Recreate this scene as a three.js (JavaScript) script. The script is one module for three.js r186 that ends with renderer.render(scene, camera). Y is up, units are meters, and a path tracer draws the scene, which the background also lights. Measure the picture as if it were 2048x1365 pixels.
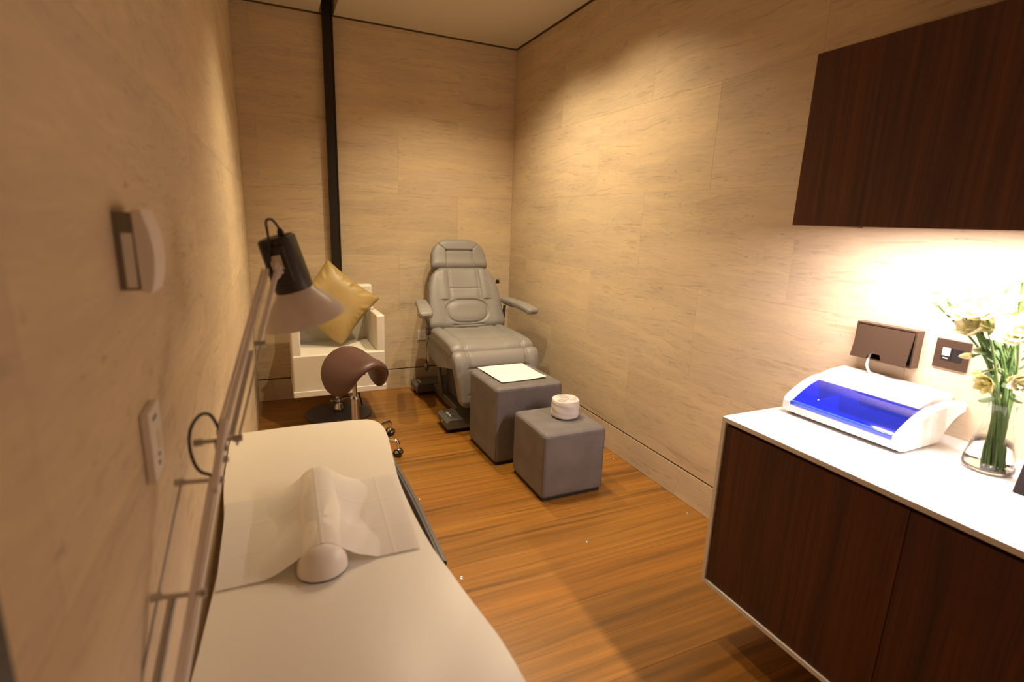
import * as THREE from 'three';
import { mergeGeometries, mergeVertices, toCreasedNormals } from 'three/addons/utils/BufferGeometryUtils.js';
import { RoundedBoxGeometry } from 'three/addons/geometries/RoundedBoxGeometry.js';
import { RectAreaLightUniformsLib } from 'three/addons/lights/RectAreaLightUniformsLib.js';
RectAreaLightUniformsLib.init();

// ---------------------------------------------------------------- camera, lights, exposure
const scene = new THREE.Scene();
scene.background = new THREE.Color(0x000000);
const camera = new THREE.PerspectiveCamera(66.42, 2048 / 1365, 0.02, 30);
camera.filmGauge = 36;
camera.position.set(0.1626, 1.5, 4.465);
camera.rotation.set(-0.22622, -0.43356, 0.03632, 'YXZ');
camera.focus = 3.0; camera.userData.fStop = 2.8;
const renderer = new THREE.WebGLRenderer({ antialias: true });
renderer.toneMapping = THREE.LinearToneMapping;
renderer.toneMappingExposure = 0.42;
renderer.shadowMap.enabled = true;
const WARM = new THREE.Color().setRGB(1, 0.79, 0.51);
const COOL = new THREE.Color().setRGB(1, 0.82, 0.80);
const W = 2.178, H = 2.928, L = 5.0;                 // room: x 0..W, y 0..H, z 0 (far wall) .. L
// ceiling downlights: [x, z, aim x, aim z, intensity, half angle, softness]
const DOWN = [
  [1.42, 1.05, 1.46, 1.05, 23, 1.12, 1],
  [1.50, 1.80, 1.50, 1.70, 18, 1.12, 1],
  [0.84, 1.80, 0.82, 1.72, 24, 0.92, 1],
];
const STRIP = 800;                                     // under-cabinet light

// ---------------------------------------------------------------- helpers
let seed = 20240611;
function rnd() { seed = (seed + 0x6D2B79F5) | 0; let t = Math.imul(seed ^ (seed >>> 15), 1 | seed); t = (t + Math.imul(t ^ (t >>> 7), 61 | t)) ^ t; return ((t ^ (t >>> 14)) >>> 0) / 4294967296; }
const rr = (a, b) => a + (b - a) * rnd();
const V = (x, y, z) => new THREE.Vector3(x, y, z);
const sm = (a, b, x) => { const t = Math.min(1, Math.max(0, (x - a) / (b - a))); return t * t * (3 - 2 * t); };
const names = {};
function numbered(n) { const k = names[n] = (names[n] ?? -1) + 1; return k ? n + '_' + String(k).padStart(3, '0') : n; }
function clean(g) {
  if (g.index) g = g.toNonIndexed();
  for (const k of Object.keys(g.attributes)) if (!['position', 'normal', 'uv'].includes(k)) g.deleteAttribute(k);
  if (!g.attributes.uv) g.setAttribute('uv', new THREE.BufferAttribute(new Float32Array(g.attributes.position.count * 2), 2));
  if (!g.attributes.normal) g.computeVertexNormals();
  return g;
}
function obj(name, geos, mat, parent = scene) {
  geos = Array.isArray(geos) ? geos : [geos];
  const g = geos.length > 1 ? mergeGeometries(geos.map(clean)) : geos[0];
  const m = new THREE.Mesh(g, mat); m.castShadow = m.receiveShadow = true;
  m.name = parent === scene ? numbered(name) : name;
  parent.add(m); return m;
}
function tag(o, label, category, group) { o.userData = { label, category }; if (group) o.userData.group = group; return o; }
function thing(name, label, category, [x, y, z] = [0, 0, 0], turn = 0, group) {
  const o = new THREE.Group(); o.name = numbered(name); scene.add(o);
  o.position.set(x, y, z); o.rotation.y = turn; return tag(o, label, category, group);
}
function struct(name) { const g = new THREE.Group(); g.name = name; g.userData = { kind: 'structure' }; scene.add(g); return g; }
// texture coordinates in metres, by the dominant direction of each face
function uvm(g, ou = 0, ov = 0, swap = false) {
  g = clean(g); const p = g.attributes.position, n = g.attributes.normal, u = g.attributes.uv;
  for (let i = 0; i < p.count; i++) {
    const ax = Math.abs(n.getX(i)), ay = Math.abs(n.getY(i)), az = Math.abs(n.getZ(i));
    let a, b;
    if (ay >= ax && ay >= az) { a = p.getX(i); b = p.getZ(i); } else if (ax >= az) { a = p.getZ(i); b = p.getY(i); } else { a = p.getX(i); b = p.getY(i); }
    if (swap) u.setXY(i, b + ou, a + ov); else u.setXY(i, a + ou, b + ov);
  }
  return g;
}
function box(x0, x1, y0, y1, z0, z1) { const g = new THREE.BoxGeometry(x1 - x0, y1 - y0, z1 - z0); g.translate((x0 + x1) / 2, (y0 + y1) / 2, (z0 + z1) / 2); return g; }
function rbox(x0, x1, y0, y1, z0, z1, r = 0.005, s = 3) { const g = new RoundedBoxGeometry(x1 - x0, y1 - y0, z1 - z0, s, r); g.translate((x0 + x1) / 2, (y0 + y1) / 2, (z0 + z1) / 2); return g; }
// a slab with chamfered front edge: w x h, thickness t, front face at z = 0, back at -t
function slab(w, h, t, c) {
  const s = new THREE.Shape(); s.moveTo(-w / 2 + c, -h / 2 + c); s.lineTo(w / 2 - c, -h / 2 + c); s.lineTo(w / 2 - c, h / 2 - c); s.lineTo(-w / 2 + c, h / 2 - c); s.closePath();
  const g = new THREE.ExtrudeGeometry(s, { depth: t - 2 * c, bevelEnabled: true, bevelThickness: c, bevelSize: c, bevelSegments: 1 });
  g.translate(0, 0, -t + c); return g;
}
function rod(a, b, r, r2 = r, seg = 14) {
  const d = b.clone().sub(a), g = new THREE.CylinderGeometry(r2, r, d.length(), seg);
  g.applyQuaternion(new THREE.Quaternion().setFromUnitVectors(V(0, 1, 0), d.normalize()));
  g.translate((a.x + b.x) / 2, (a.y + b.y) / 2, (a.z + b.z) / 2); return g;
}
// a flat bar from a to b: w across (along the side vector), h deep
function bar(a, b, w, h, side = V(1, 0, 0), r = 0.0012) {
  const d = b.clone().sub(a), len = d.length(), g = new RoundedBoxGeometry(w, len, h, 2, Math.min(r, w / 2.2, h / 2.2));
  const y = d.normalize(), x = side.clone().addScaledVector(y, -side.dot(y)).normalize(), z = x.clone().cross(y);
  g.applyMatrix4(new THREE.Matrix4().makeBasis(x, y, z)); g.translate((a.x + b.x) / 2, (a.y + b.y) / 2, (a.z + b.z) / 2); return g;
}
function tube(pts, r, seg = 60, rs = 10) { return new THREE.TubeGeometry(new THREE.CatmullRomCurve3(pts), seg, r, rs, false); }
const lathe = (pts, seg = 48) => new THREE.LatheGeometry(pts.map(p => new THREE.Vector2(p[0], p[1])), seg);
function grid(nu, nv, f, uv) {                        // surface f(u, v) with u, v in 0..1
  const p = [], t = [], ix = [];
  for (let j = 0; j <= nv; j++) for (let i = 0; i <= nu; i++) { const q = f(i / nu, j / nv); p.push(q.x, q.y, q.z); t.push(...(uv ? uv(i / nu, j / nv) : [i / nu, j / nv])); }
  for (let j = 0; j < nv; j++) for (let i = 0; i < nu; i++) { const a = j * (nu + 1) + i, b = a + 1, c = a + nu + 1, d = c + 1; ix.push(a, b, d, a, d, c); }
  const g = new THREE.BufferGeometry(); g.setAttribute('position', new THREE.Float32BufferAttribute(p, 3)); g.setAttribute('uv', new THREE.Float32BufferAttribute(t, 2)); g.setIndex(ix); g.computeVertexNormals(); return g;
}
// upholstered pad: a centre line in the y-z plane (points), half width, thickness, rounding and stitched grooves on the outer face
function pad({ line, hw, th, cr = 0.05, cr0 = cr, n = 4, groove = () => 0, nv = 70, nu = 110, flip = 1 }) {
  const c = new THREE.CatmullRomCurve3(line.map(([y, z]) => V(0, y, z))); const len = c.getLength();
  const g = grid(nu, nv, (u, v) => {
    const e = 0.5 - 0.5 * Math.cos(Math.PI * v), vv = 0.35 * v + 0.65 * e, s = vv * len;
    const P = c.getPointAt(vv), T = c.getTangentAt(vv), N = V(0, -T.z, T.y).multiplyScalar(flip);
    const t0 = th(vv), d = Math.min(s, len - s);
    const ft = d < t0 / 2 ? Math.sqrt(Math.max(0, 1 - ((t0 / 2 - d) / (t0 / 2)) ** 2)) : 1;
    const cc = s < len / 2 ? cr0 : cr, fw = d < cc ? cc * (1 - Math.sqrt(Math.max(0, 1 - ((cc - d) / cc) ** 2))) : 0;
    const a = u * Math.PI * 2, ca = Math.cos(a), sa = Math.sin(a);
    const w = Math.max(0.002, hw(vv) - fw);
    const x = w * Math.sign(ca) * Math.abs(ca) ** (2 / n);
    let t = t0 / 2 * ft * Math.sign(sa) * Math.abs(sa) ** (2 / n);
    if (sa > 0) t -= Math.min(t * 0.8, groove(x, s, len) * ft);
    return P.clone().addScaledVector(N, t).add(V(x, 0, 0));
  });
  return g;
}
const line = (x, c, w) => Math.exp(-(((x - c) / w) ** 2));

// ---------------------------------------------------------------- noise and textures
function hash(x, y, s) { let h = Math.imul(x, 374761393) ^ Math.imul(y, 668265263) ^ Math.imul(s, 1274126177); h = Math.imul(h ^ (h >>> 13), 1103515245); h ^= h >>> 16; return (h >>> 0) / 4294967296; }
function vn(u, v, fx, fy, s) {                        // value noise, u and v in 0..1, tiles with fx, fy cells
  const x = u * fx, y = v * fy; let xi = Math.floor(x), yi = Math.floor(y); let a = x - xi, b = y - yi; a = a * a * (3 - 2 * a); b = b * b * (3 - 2 * b);
  const x0 = ((xi % fx) + fx) % fx, x1 = (x0 + 1) % fx, y0 = ((yi % fy) + fy) % fy, y1 = (y0 + 1) % fy;
  const p = hash(x0, y0, s), q = hash(x1, y0, s), r = hash(x0, y1, s), t = hash(x1, y1, s);
  return (p + (q - p) * a) * (1 - b) + (r + (t - r) * a) * b;
}
function fbm(u, v, fx, fy, s, o = 4) { let a = 0.5, k = 0, t = 0; for (let i = 0; i < o; i++) { t += a * vn(u, v, fx << i, fy << i, s + i * 17); k += a; a *= 0.5; } return t / k; }
function texture(w, h, wm, hm, f, srgb = true) {      // f(u, v) -> [r, g, b] 0..255; covers wm x hm metres
  const d = new Uint8Array(w * h * 4);
  for (let j = 0; j < h; j++) for (let i = 0; i < w; i++) { const c = f((i + 0.5) / w, (j + 0.5) / h), k = (j * w + i) * 4; for (let q = 0; q < 3; q++) d[k + q] = Math.max(0, Math.min(255, c[q])); d[k + 3] = 255; }
  const t = new THREE.DataTexture(d, w, h); t.wrapS = t.wrapT = THREE.RepeatWrapping; t.magFilter = THREE.LinearFilter; t.minFilter = THREE.LinearMipmapLinearFilter; t.generateMipmaps = true;
  if (srgb) t.colorSpace = THREE.SRGBColorSpace; t.repeat.set(1 / wm, 1 / hm); t.needsUpdate = true; return t;
}
const stoneTex = texture(2048, 1024, 2.06, 1.03, (u, v) => {
  const warp = (fbm(u, v, 5, 5, 3, 3) - 0.5) * 0.055 + (fbm(u, v, 14, 9, 5, 2) - 0.5) * 0.02;
  const y = v + warp;
  const cloud = fbm(u, v, 4, 5, 11, 4) - 0.5, band = fbm(u, y, 4, 26, 23, 3) - 0.5, fine = fbm(u, y, 40, 190, 31, 3) - 0.5;
  const wisp = sm(0.60, 0.80, fbm(u, y, 12, 72, 41, 3)) * sm(0.40, 0.70, fbm(u, v, 7, 9, 47, 3));
  const dash = sm(0.66, 0.82, fbm(u, y, 46, 130, 61, 2)) * sm(0.42, 0.62, fbm(u, v, 9, 12, 67, 2));
  const pit = sm(0.93, 0.97, vn(u, v, 150, 75, 71)) * sm(0.62, 0.7, vn(u, v, 23, 13, 73));
  const k = 1 + 0.09 * cloud + 0.09 * band + 0.07 * fine - 0.085 * wisp - 0.06 * dash - 0.14 * pit;
  return [214 * k, 194 * (k - 0.012 * wisp + 0.004 * cloud), 163 * (k - 0.03 * wisp - 0.05 * band)];
});
const stoneBump = texture(1024, 512, 1.03, 0.515, (u, v) => { const a = 150 + 70 * (fbm(u, v, 60, 120, 5, 3) - 0.5) - 60 * sm(0.7, 0.85, fbm(u, v, 30, 90, 9, 2)); return [a, a, a]; }, false);
const woodTex = texture(2048, 1024, 2.2, 1.48, (u, v) => {
  const w = (fbm(u, v, 3, 8, 3, 3) - 0.5) * 0.02;
  const y = v + w, band = fbm(u, y, 2, 34, 7, 3), streak = fbm(u, y, 3, 120, 13, 3), fine = fbm(u, y, 22, 420, 19, 2);
  const dark = sm(0.56, 0.80, band) * 0.17, flame = sm(0.5, 0.9, fbm(u, v, 5, 3, 29, 3)) * vn(u, v, 180, 26, 37);
  const pore = sm(0.72, 0.9, fbm(u, v, 60, 300, 43, 2)) * 0.07;
  const k = 0.98 + 0.30 * (streak - 0.5) + 0.10 * (fine - 0.5) - dark - pore + 0.05 * (flame - 0.3);
  return [155 * k, 105 * (k - 0.04 * dark), 38 * (k - 0.02)];
});
const walnutTex = texture(1024, 2048, 0.7, 1.4, (u, v) => {
  const x = u + (fbm(u, v, 4, 2, 3, 3) - 0.5) * 0.05, a = fbm(x, v, 14, 2, 7, 3), b = fbm(x, v, 60, 3, 13, 3), f = fbm(x, v, 260, 10, 19, 2);
  const k = 0.97 + 0.26 * (a - 0.5) + 0.45 * (b - 0.5) + 0.3 * (f - 0.5) - 0.10 * sm(0.62, 0.78, fbm(x, v, 30, 2, 29, 2));
  return [84 * k, 44 * k, 23 * k];
});
const leatherBump = texture(512, 512, 0.16, 0.16, (u, v) => { const a = 128 + 90 * (fbm(u, v, 60, 60, 5, 3) - 0.5) + 50 * (fbm(u, v, 8, 8, 9, 3) - 0.5); return [a, a, a]; }, false);
const clothBump = texture(256, 256, 0.05, 0.05, (u, v) => { const a = 128 + 50 * Math.sin(u * Math.PI * 2 * 32) * Math.sin(v * Math.PI * 2 * 32) + 60 * (fbm(u, v, 24, 24, 5, 2) - 0.5); return [a, a, a]; }, false);
const mottle = (r, g, b, amt, s, wm = 0.5) => texture(256, 256, wm, wm, (u, v) => { const k = 1 + amt * (fbm(u, v, 6, 6, s, 5) - 0.5) * 2; return [r * k, g * k, b * k]; });

const mat = (o) => new THREE.MeshPhysicalMaterial(o);
const lin = (r, g, b) => new THREE.Color().setRGB(r, g, b);
const M = {
  stone: [0, 1, 2, 3].map(i => mat({ map: stoneTex, color: [lin(1, 1, 1), lin(0.95, 0.94, 0.925), lin(1, 0.985, 0.955), lin(0.965, 0.965, 0.96)][i], roughness: 0.62, bumpMap: stoneBump, bumpScale: 0.0006 })),
  wood: [0, 1, 2, 3, 4].map(i => mat({ map: woodTex, color: [lin(1, 1, 1), lin(0.86, 0.82, 0.78), lin(1.0, 0.95, 0.86), lin(0.92, 0.92, 0.92), lin(0.80, 0.78, 0.76)][i], roughness: 0.36, clearcoat: 0.25, clearcoatRoughness: 0.28 })),
  walnut: [0, 1].map(i => mat({ map: walnutTex, color: i ? lin(0.9, 0.9, 0.9) : lin(1, 1, 1), roughness: 0.5 })),
  ceiling: mat({ color: lin(0.68, 0.62, 0.49), roughness: 0.9 }),
  gap: mat({ color: lin(0.035, 0.028, 0.022), roughness: 0.8 }),
  topGap: mat({ color: lin(0.26, 0.20, 0.12), roughness: 0.8 }),
  bronze: mat({ color: lin(0.032, 0.024, 0.018), roughness: 0.38, metalness: 0.5 }),
  white: mat({ color: lin(0.80, 0.79, 0.77), roughness: 0.28, clearcoat: 0.3, clearcoatRoughness: 0.2 }),
  chrome: mat({ color: lin(0.75, 0.75, 0.76), roughness: 0.14, metalness: 1 }),
  steel: mat({ color: lin(0.55, 0.54, 0.52), roughness: 0.3, metalness: 1 }),
  grey: mat({ map: mottle(138, 135, 131, 0.05, 5), roughness: 0.44, bumpMap: leatherBump, bumpScale: 0.0004 }),
  greyDark: mat({ color: lin(0.075, 0.07, 0.065), roughness: 0.5 }),
  greyBase: mat({ color: lin(0.105, 0.098, 0.088), roughness: 0.42 }),
  pouf: mat({ map: mottle(114, 109, 107, 0.09, 15), roughness: 0.58, bumpMap: leatherBump, bumpScale: 0.0005 }),
  black: mat({ color: lin(0.014, 0.012, 0.012), roughness: 0.45 }),
  rubber: mat({ color: lin(0.02, 0.02, 0.02), roughness: 0.7 }),
  paper: mat({ color: lin(0.86, 0.85, 0.83), roughness: 0.9 }),
  towel: mat({ color: lin(0.80, 0.75, 0.70), roughness: 0.95, bumpMap: clothBump, bumpScale: 0.0012 }),
  cream: mat({ color: lin(0.74, 0.70, 0.60), roughness: 0.42, bumpMap: leatherBump, bumpScale: 0.0002 }),
  gold: mat({ map: mottle(162, 138, 84, 0.05, 25), roughness: 0.42, sheen: 0.6, sheenColor: lin(0.9, 0.75, 0.4), sheenRoughness: 0.4 }),
  brown: mat({ map: mottle(86, 60, 54, 0.05, 35), roughness: 0.42, bumpMap: leatherBump, bumpScale: 0.0003 }),
  disc: mat({ color: lin(0.12, 0.11, 0.10), roughness: 0.45, metalness: 0.15 }),
  tableTop: mat({ color: lin(0.76, 0.71, 0.60), roughness: 0.33, clearcoat: 0.3, clearcoatRoughness: 0.25 }),
  tableBase: mat({ color: lin(0.10, 0.098, 0.095), roughness: 0.4 }),
  bolster: mat({ color: lin(0.76, 0.70, 0.60), roughness: 0.4 }),
  tissue: mat({ color: lin(0.82, 0.77, 0.69), roughness: 0.9, transmission: 0.3, thickness: 0 }),
  lampArm: mat({ color: lin(0.86, 0.80, 0.77), roughness: 0.4 }),
  lampBlack: mat({ color: lin(0.022, 0.018, 0.018), roughness: 0.42 }),
  shade: mat({ color: lin(0.86, 0.79, 0.75), roughness: 0.35, transmission: 0.2, thickness: 0, side: THREE.DoubleSide }),
  wallPlastic: mat({ color: lin(0.82, 0.75, 0.70), roughness: 0.45 }),
  wallGrey: mat({ color: lin(0.22, 0.19, 0.16), roughness: 0.55 }),
  blue: mat({ color: lin(0.055, 0.095, 0.87), roughness: 0.06, transmission: 0.86, thickness: 0, clearcoat: 1, clearcoatRoughness: 0.04 }),
  glass: mat({ color: lin(0.97, 0.985, 0.975), roughness: 0.02, transmission: 1, thickness: 0.003, ior: 1.48 }),
  water: mat({ color: lin(0.96, 0.985, 0.96), roughness: 0.0, transmission: 1, thickness: 0.05, ior: 1.33 }),
  stem: [mat({ color: lin(0.10, 0.20, 0.045), roughness: 0.55 }), mat({ color: lin(0.16, 0.27, 0.075), roughness: 0.55 })],
  leaf: mat({ color: lin(0.14, 0.24, 0.10), roughness: 0.6, transmission: 0.25, thickness: 0, side: THREE.DoubleSide }),
  petal: [mat({ color: lin(0.86, 0.83, 0.60), roughness: 0.8, transmission: 0.3, thickness: 0, side: THREE.DoubleSide }), mat({ color: lin(0.88, 0.86, 0.72), roughness: 0.8, transmission: 0.3, thickness: 0, side: THREE.DoubleSide }), mat({ color: lin(0.78, 0.74, 0.34), roughness: 0.8, transmission: 0.3, thickness: 0, side: THREE.DoubleSide })],
  glow: mat({ color: lin(0.9, 0.88, 0.85), emissive: lin(1, 0.86, 0.74), emissiveIntensity: 4, roughness: 0.5 }),
  lens: mat({ color: lin(0.9, 0.85, 0.75), emissive: lin(1, 0.72, 0.36), emissiveIntensity: 6, roughness: 0.5 }),
};

// ---------------------------------------------------------------- the room
{
  const f = struct('floor');
  obj('sub_floor', box(-0.2, W + 0.2, -0.12, -0.022, -0.2, L + 0.2), M.gap, f);
  let k = 0;
  for (let z = 3.30 - 0.185 * 18; z < L; z += 0.185, k++) {
    const z0 = Math.max(z, -0.02), z1 = Math.min(z + 0.185, L + 0.02); if (z1 - z0 < 0.02) continue;
    const g = slab(W + 0.04, z1 - z0 - 0.0005, 0.02, 0.0003); g.rotateX(-Math.PI / 2); g.translate(W / 2, 0, (z0 + z1) / 2);
    obj('floor_board', uvm(g, rnd() * 2.2, rnd() * 1.48), M.wood[[0, 2, 0, 3, 0, 1, 2, 0, 3, 0, 2, 1, 0, 3, 0, 2, 3, 0, 4, 1, 4, 0, 2, 3][k % 24]], f);
  }
  for (const [x, z] of [[0.817, 1.92], [0.818, 2.62], [1.467, 2.595], [2.121, 2.57], [2.131, 1.872]]) obj('floor_screw', lathe([[0, 0.0022], [0.004, 0.0022], [0.0045, 0.0010], [0.0065, 0.0010], [0.0085, 0.0022], [0.0095, 0.0004], [0.0095, -0.001]], 20).translate(x, 0, z), M.steel, f);
}
const COURSE = [0.188, 0.685, 1.187, 1.689, 2.191, 2.693, H];
// one clad wall: placed by a function that turns (along, height, out) into the room
function cladWall(name, len, joints, place, skip = () => false) {
  const w = struct(name); const GAP = 0.0005, T = 0.02;
  const add = (part, a0, a1, y0, y1, m, c = 0.0005) => {
    const g = slab(a1 - a0 - GAP, y1 - y0 - GAP, T, c); g.translate((a0 + a1) / 2, (y0 + y1) / 2, 0);
    const q = uvm(g, rnd() * 2.06, rnd() * 1.03); q.applyMatrix4(place); obj(part, q, m, w);
  };
  for (let c = 0; c < 6; c++) {
    const cuts = [0, ...joints[c % 2].filter(x => x > 0.02 && x < len - 0.02), len];
    for (let i = 0; i + 1 < cuts.length; i++) add('stone_panel', cuts[i], cuts[i + 1], COURSE[c], c === 5 ? H - 0.008 : COURSE[c + 1], M.stone[Math.floor(rnd() * 4)]);
  }
  const cuts = [0, ...joints[1].filter(x => x > 0.02 && x < len - 0.02), len];
  for (let i = 0; i + 1 < cuts.length; i++) add('skirting_panel', cuts[i], cuts[i + 1], 0.001, 0.178, M.stone[(i + 1) % 4]);
  obj('shadow_gap', box(0, len, 0.17, 0.196, -0.022, -0.014).applyMatrix4(place), M.gap, w);
  obj('ceiling_gap', box(0, len, H - 0.02, H + 0.05, -0.022, -0.012).applyMatrix4(place), M.topGap, w);
  obj('wall_core', box(-0.16, len + 0.16, -0.1, H + 0.2, -0.18, -0.0205).applyMatrix4(place), M.stone[0], w);
  return w;
}
const basis = (ax, ay, az, o) => new THREE.Matrix4().makeBasis(ax, ay, az).setPosition(o);
const J = (a) => [0, 1, 2, 3, 4].map(i => a + 1.03 * i);
cladWall('wall_back', W, [J(0.63), J(0.115)], basis(V(1, 0, 0), V(0, 1, 0), V(0, 0, 1), V(0, 0, 0)));
cladWall('wall_right', L, [J(0.855), J(0.34)], basis(V(0, 0, 1), V(0, 1, 0), V(-1, 0, 0), V(W, 0, 0)));
cladWall('wall_left', 4.10, [[0.09, 1.12, 2.15, 3.18], [0.605, 1.635, 2.665, 3.695]], basis(V(0, 0, -1), V(0, 1, 0), V(1, 0, 0), V(0, 0, 4.10)));
cladWall('wall_front', W, [J(0.63), J(0.115)], basis(V(-1, 0, 0), V(0, 1, 0), V(0, 0, -1), V(W, 0, L)));
{
  const d = struct('door_1');                                             // dark door in the left wall, beside the camera
  obj('door_frame', [box(-0.05, 0.003, 0, 2.3, 4.10, 4.16), box(-0.05, 0.003, 0, 2.3, 4.94, L), box(-0.05, 0.003, 2.24, 2.3, 4.16, 4.94)], M.bronze, d);
  obj('door_leaf', box(-0.05, -0.02, 0.005, 2.238, 4.162, 4.938), M.walnut[0], d);
  const h = obj('door_handle', [rod(V(0, 1.0, 4.24), V(0.04, 1.0, 4.24), 0.008), rod(V(0.035, 1.0, 4.23), V(0.035, 1.0, 4.36), 0.008), rod(V(-0.02, 1.0, 4.24), V(0.0, 1.0, 4.24), 0.02)], M.steel, d);
  const w = struct('wall_left_end');
  obj('stone_panel', uvm(slab(0.9, H - 2.31, 0.02, 0.001).rotateY(Math.PI / 2).translate(0, (H + 2.3) / 2, 4.55)), M.stone[1], w);
  obj('wall_core', box(-0.18, -0.051, -0.1, H + 0.2, 4.1, L + 0.16), M.stone[0], w);
  w.name = 'wall_left_door';
}
{
  // ceiling: set in from the walls by a dark gap, with a track slot running to the far wall
  const c = struct('ceiling'); const s0 = 0.578, s1 = 0.682, e = 0.014, y0 = H, y1 = H + 0.03, zs = 0.0145, ze = 2.3;
  obj('ceiling_panel', [box(e, s0, y0, y1, e, L), box(s1, W - e, y0, y1, e, L), box(s0, s1, y0, y1, e, zs), box(s0, s1, y0, y1, ze, L)], M.ceiling, c);
  obj('track_slot', [box(s0 - 0.012, s0, y1, H + 0.14, zs, ze), box(s1, s1 + 0.012, y1, H + 0.14, zs, ze), box(s0, s1, H + 0.128, H + 0.14, zs, ze), box(s0, s1, y1, H + 0.14, zs - 0.012, zs), box(s0, s1, y1, H + 0.14, ze, ze + 0.012)], M.ceiling, c);
  obj('ceiling_core', box(-0.2, W + 0.2, H + 0.15, H + 0.25, -0.2, L + 0.2), M.ceiling, c);
}
{
  const p = thing('partition_post', 'tall dark bronze metal post on far wall behind gold cushion', 'post', [0.634, 0, 0]);
  obj('channel', [rbox(-0.036, 0.036, 0.001, H + 0.1, 0.002, 0.05, 0.003, 2)], M.bronze, p);
  obj('edge_strip', [rbox(-0.037, -0.026, 0.001, H + 0.09, 0.05, 0.056, 0.002, 2), rbox(0.026, 0.037, 0.001, H + 0.09, 0.05, 0.056, 0.002, 2)], M.bronze, p);
}
DOWN.forEach(([x, z, ax, az, I, ang, pen], i) => {
  const t = thing('ceiling_downlight', ['round downlight in ceiling above the treatment chair', 'round downlight in ceiling above the shorter pouf', 'round downlight in ceiling above the saddle stool'][i], 'downlight', [x, H, z]);
  obj('trim_ring', lathe([[0.042, 0.0], [0.055, -0.004], [0.058, 0.0]], 32), M.white, t);
  obj('lens', lathe([[0, -0.001], [0.04, -0.001], [0.041, 0.0]], 32), M.lens, t);
  const s = new THREE.SpotLight(WARM, I, 0, ang, pen, 2); s.position.set(0, -0.02, 0); s.castShadow = true; s.shadow.radius = 0.9; s.shadow.mapSize.set(1024, 1024);
  s.target.position.set(ax - x, -H, az - z); t.add(s, s.target); s.name = 'lamp'; s.target.name = 'aim';
});

// ---------------------------------------------------------------- cupboards on the right wall
const CX = 1.575, CY = 0.856, CB = 0.194, CZ = 3.203, UX = 1.818, UZ = 3.174, UB = 1.522, UT = 2.064;
{
  const END = 4.425;
  const t = thing('base_cupboard', 'wall-hung low cupboard with dark walnut doors in white surround', 'cupboard', [0, 0, 0]);
  const th = 0.017;
  obj('worktop', rbox(CX, W - 0.001, CY - th, CY, CZ, END, 0.0015, 2), M.white, t);
  for (const z of [CZ, END - th]) obj('side_panel', rbox(CX, W - 0.001, CB, CY - th, z, z + th, 0.0015, 2), M.white, t);
  obj('bottom_panel', rbox(CX, W - 0.001, CB, CB + th, CZ + th, END - th, 0.0015, 2), M.white, t);
  obj('carcass', box(CX + 0.03, W - 0.002, CB + th, CY - th, CZ + th, END - th), M.black, t);
  const zs = [CZ + th + 0.002, 3.815, END - th - 0.002];
  for (let i = 0; i < 2; i++) obj('door', uvm(rbox(CX + 0.006, CX + 0.026, CB + th + 0.002, CY - th - 0.012, zs[i] + 0.001, zs[i + 1] - 0.001, 0.0012, 2), rnd(), rnd()), M.walnut[i % 2], t);
}
{
  const END = 4.425, t = thing('wall_cupboard', 'dark walnut wall cupboard with lit underside above white worktop', 'cupboard', [0, 0, 0]);
  obj('carcass', [box(UX + 0.022, W - 0.001, UB + 0.022, UT, UZ, END), box(UX + 0.022, W - 0.001, UB, UB + 0.022, UZ, UZ + 0.018), box(UX + 0.022, W - 0.001, UB, UB + 0.022, END - 0.018, END)].map(g => uvm(g)), M.walnut[1], t);
  obj('door', uvm(rbox(UX, UX + 0.02, UB - 0.002, UT, UZ, 4.06, 0.0012, 2), 0.31, 0.2), M.walnut[0], t);
  obj('door', uvm(rbox(UX, UX + 0.02, UB - 0.002, UT, 4.063, END, 0.0012, 2), 0.11, 0.7), M.walnut[1], t);
  obj('light_strip', box(-0.015, 0.015, 0, 0.006, UZ + 0.08, END - 0.1).translate(1.8645, UB + 0.0085, 0), M.glow, t);
  const w = END - UZ - 0.18, a = new THREE.RectAreaLight(COOL, STRIP, w, 0.03);
  a.position.set(1.8645, UB + 0.0065, UZ + 0.08 + w / 2); a.lookAt(a.position.clone().add(V(0.0001, -1, 0))); a.castShadow = true; a.name = 'strip_lamp'; t.add(a);
}
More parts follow.
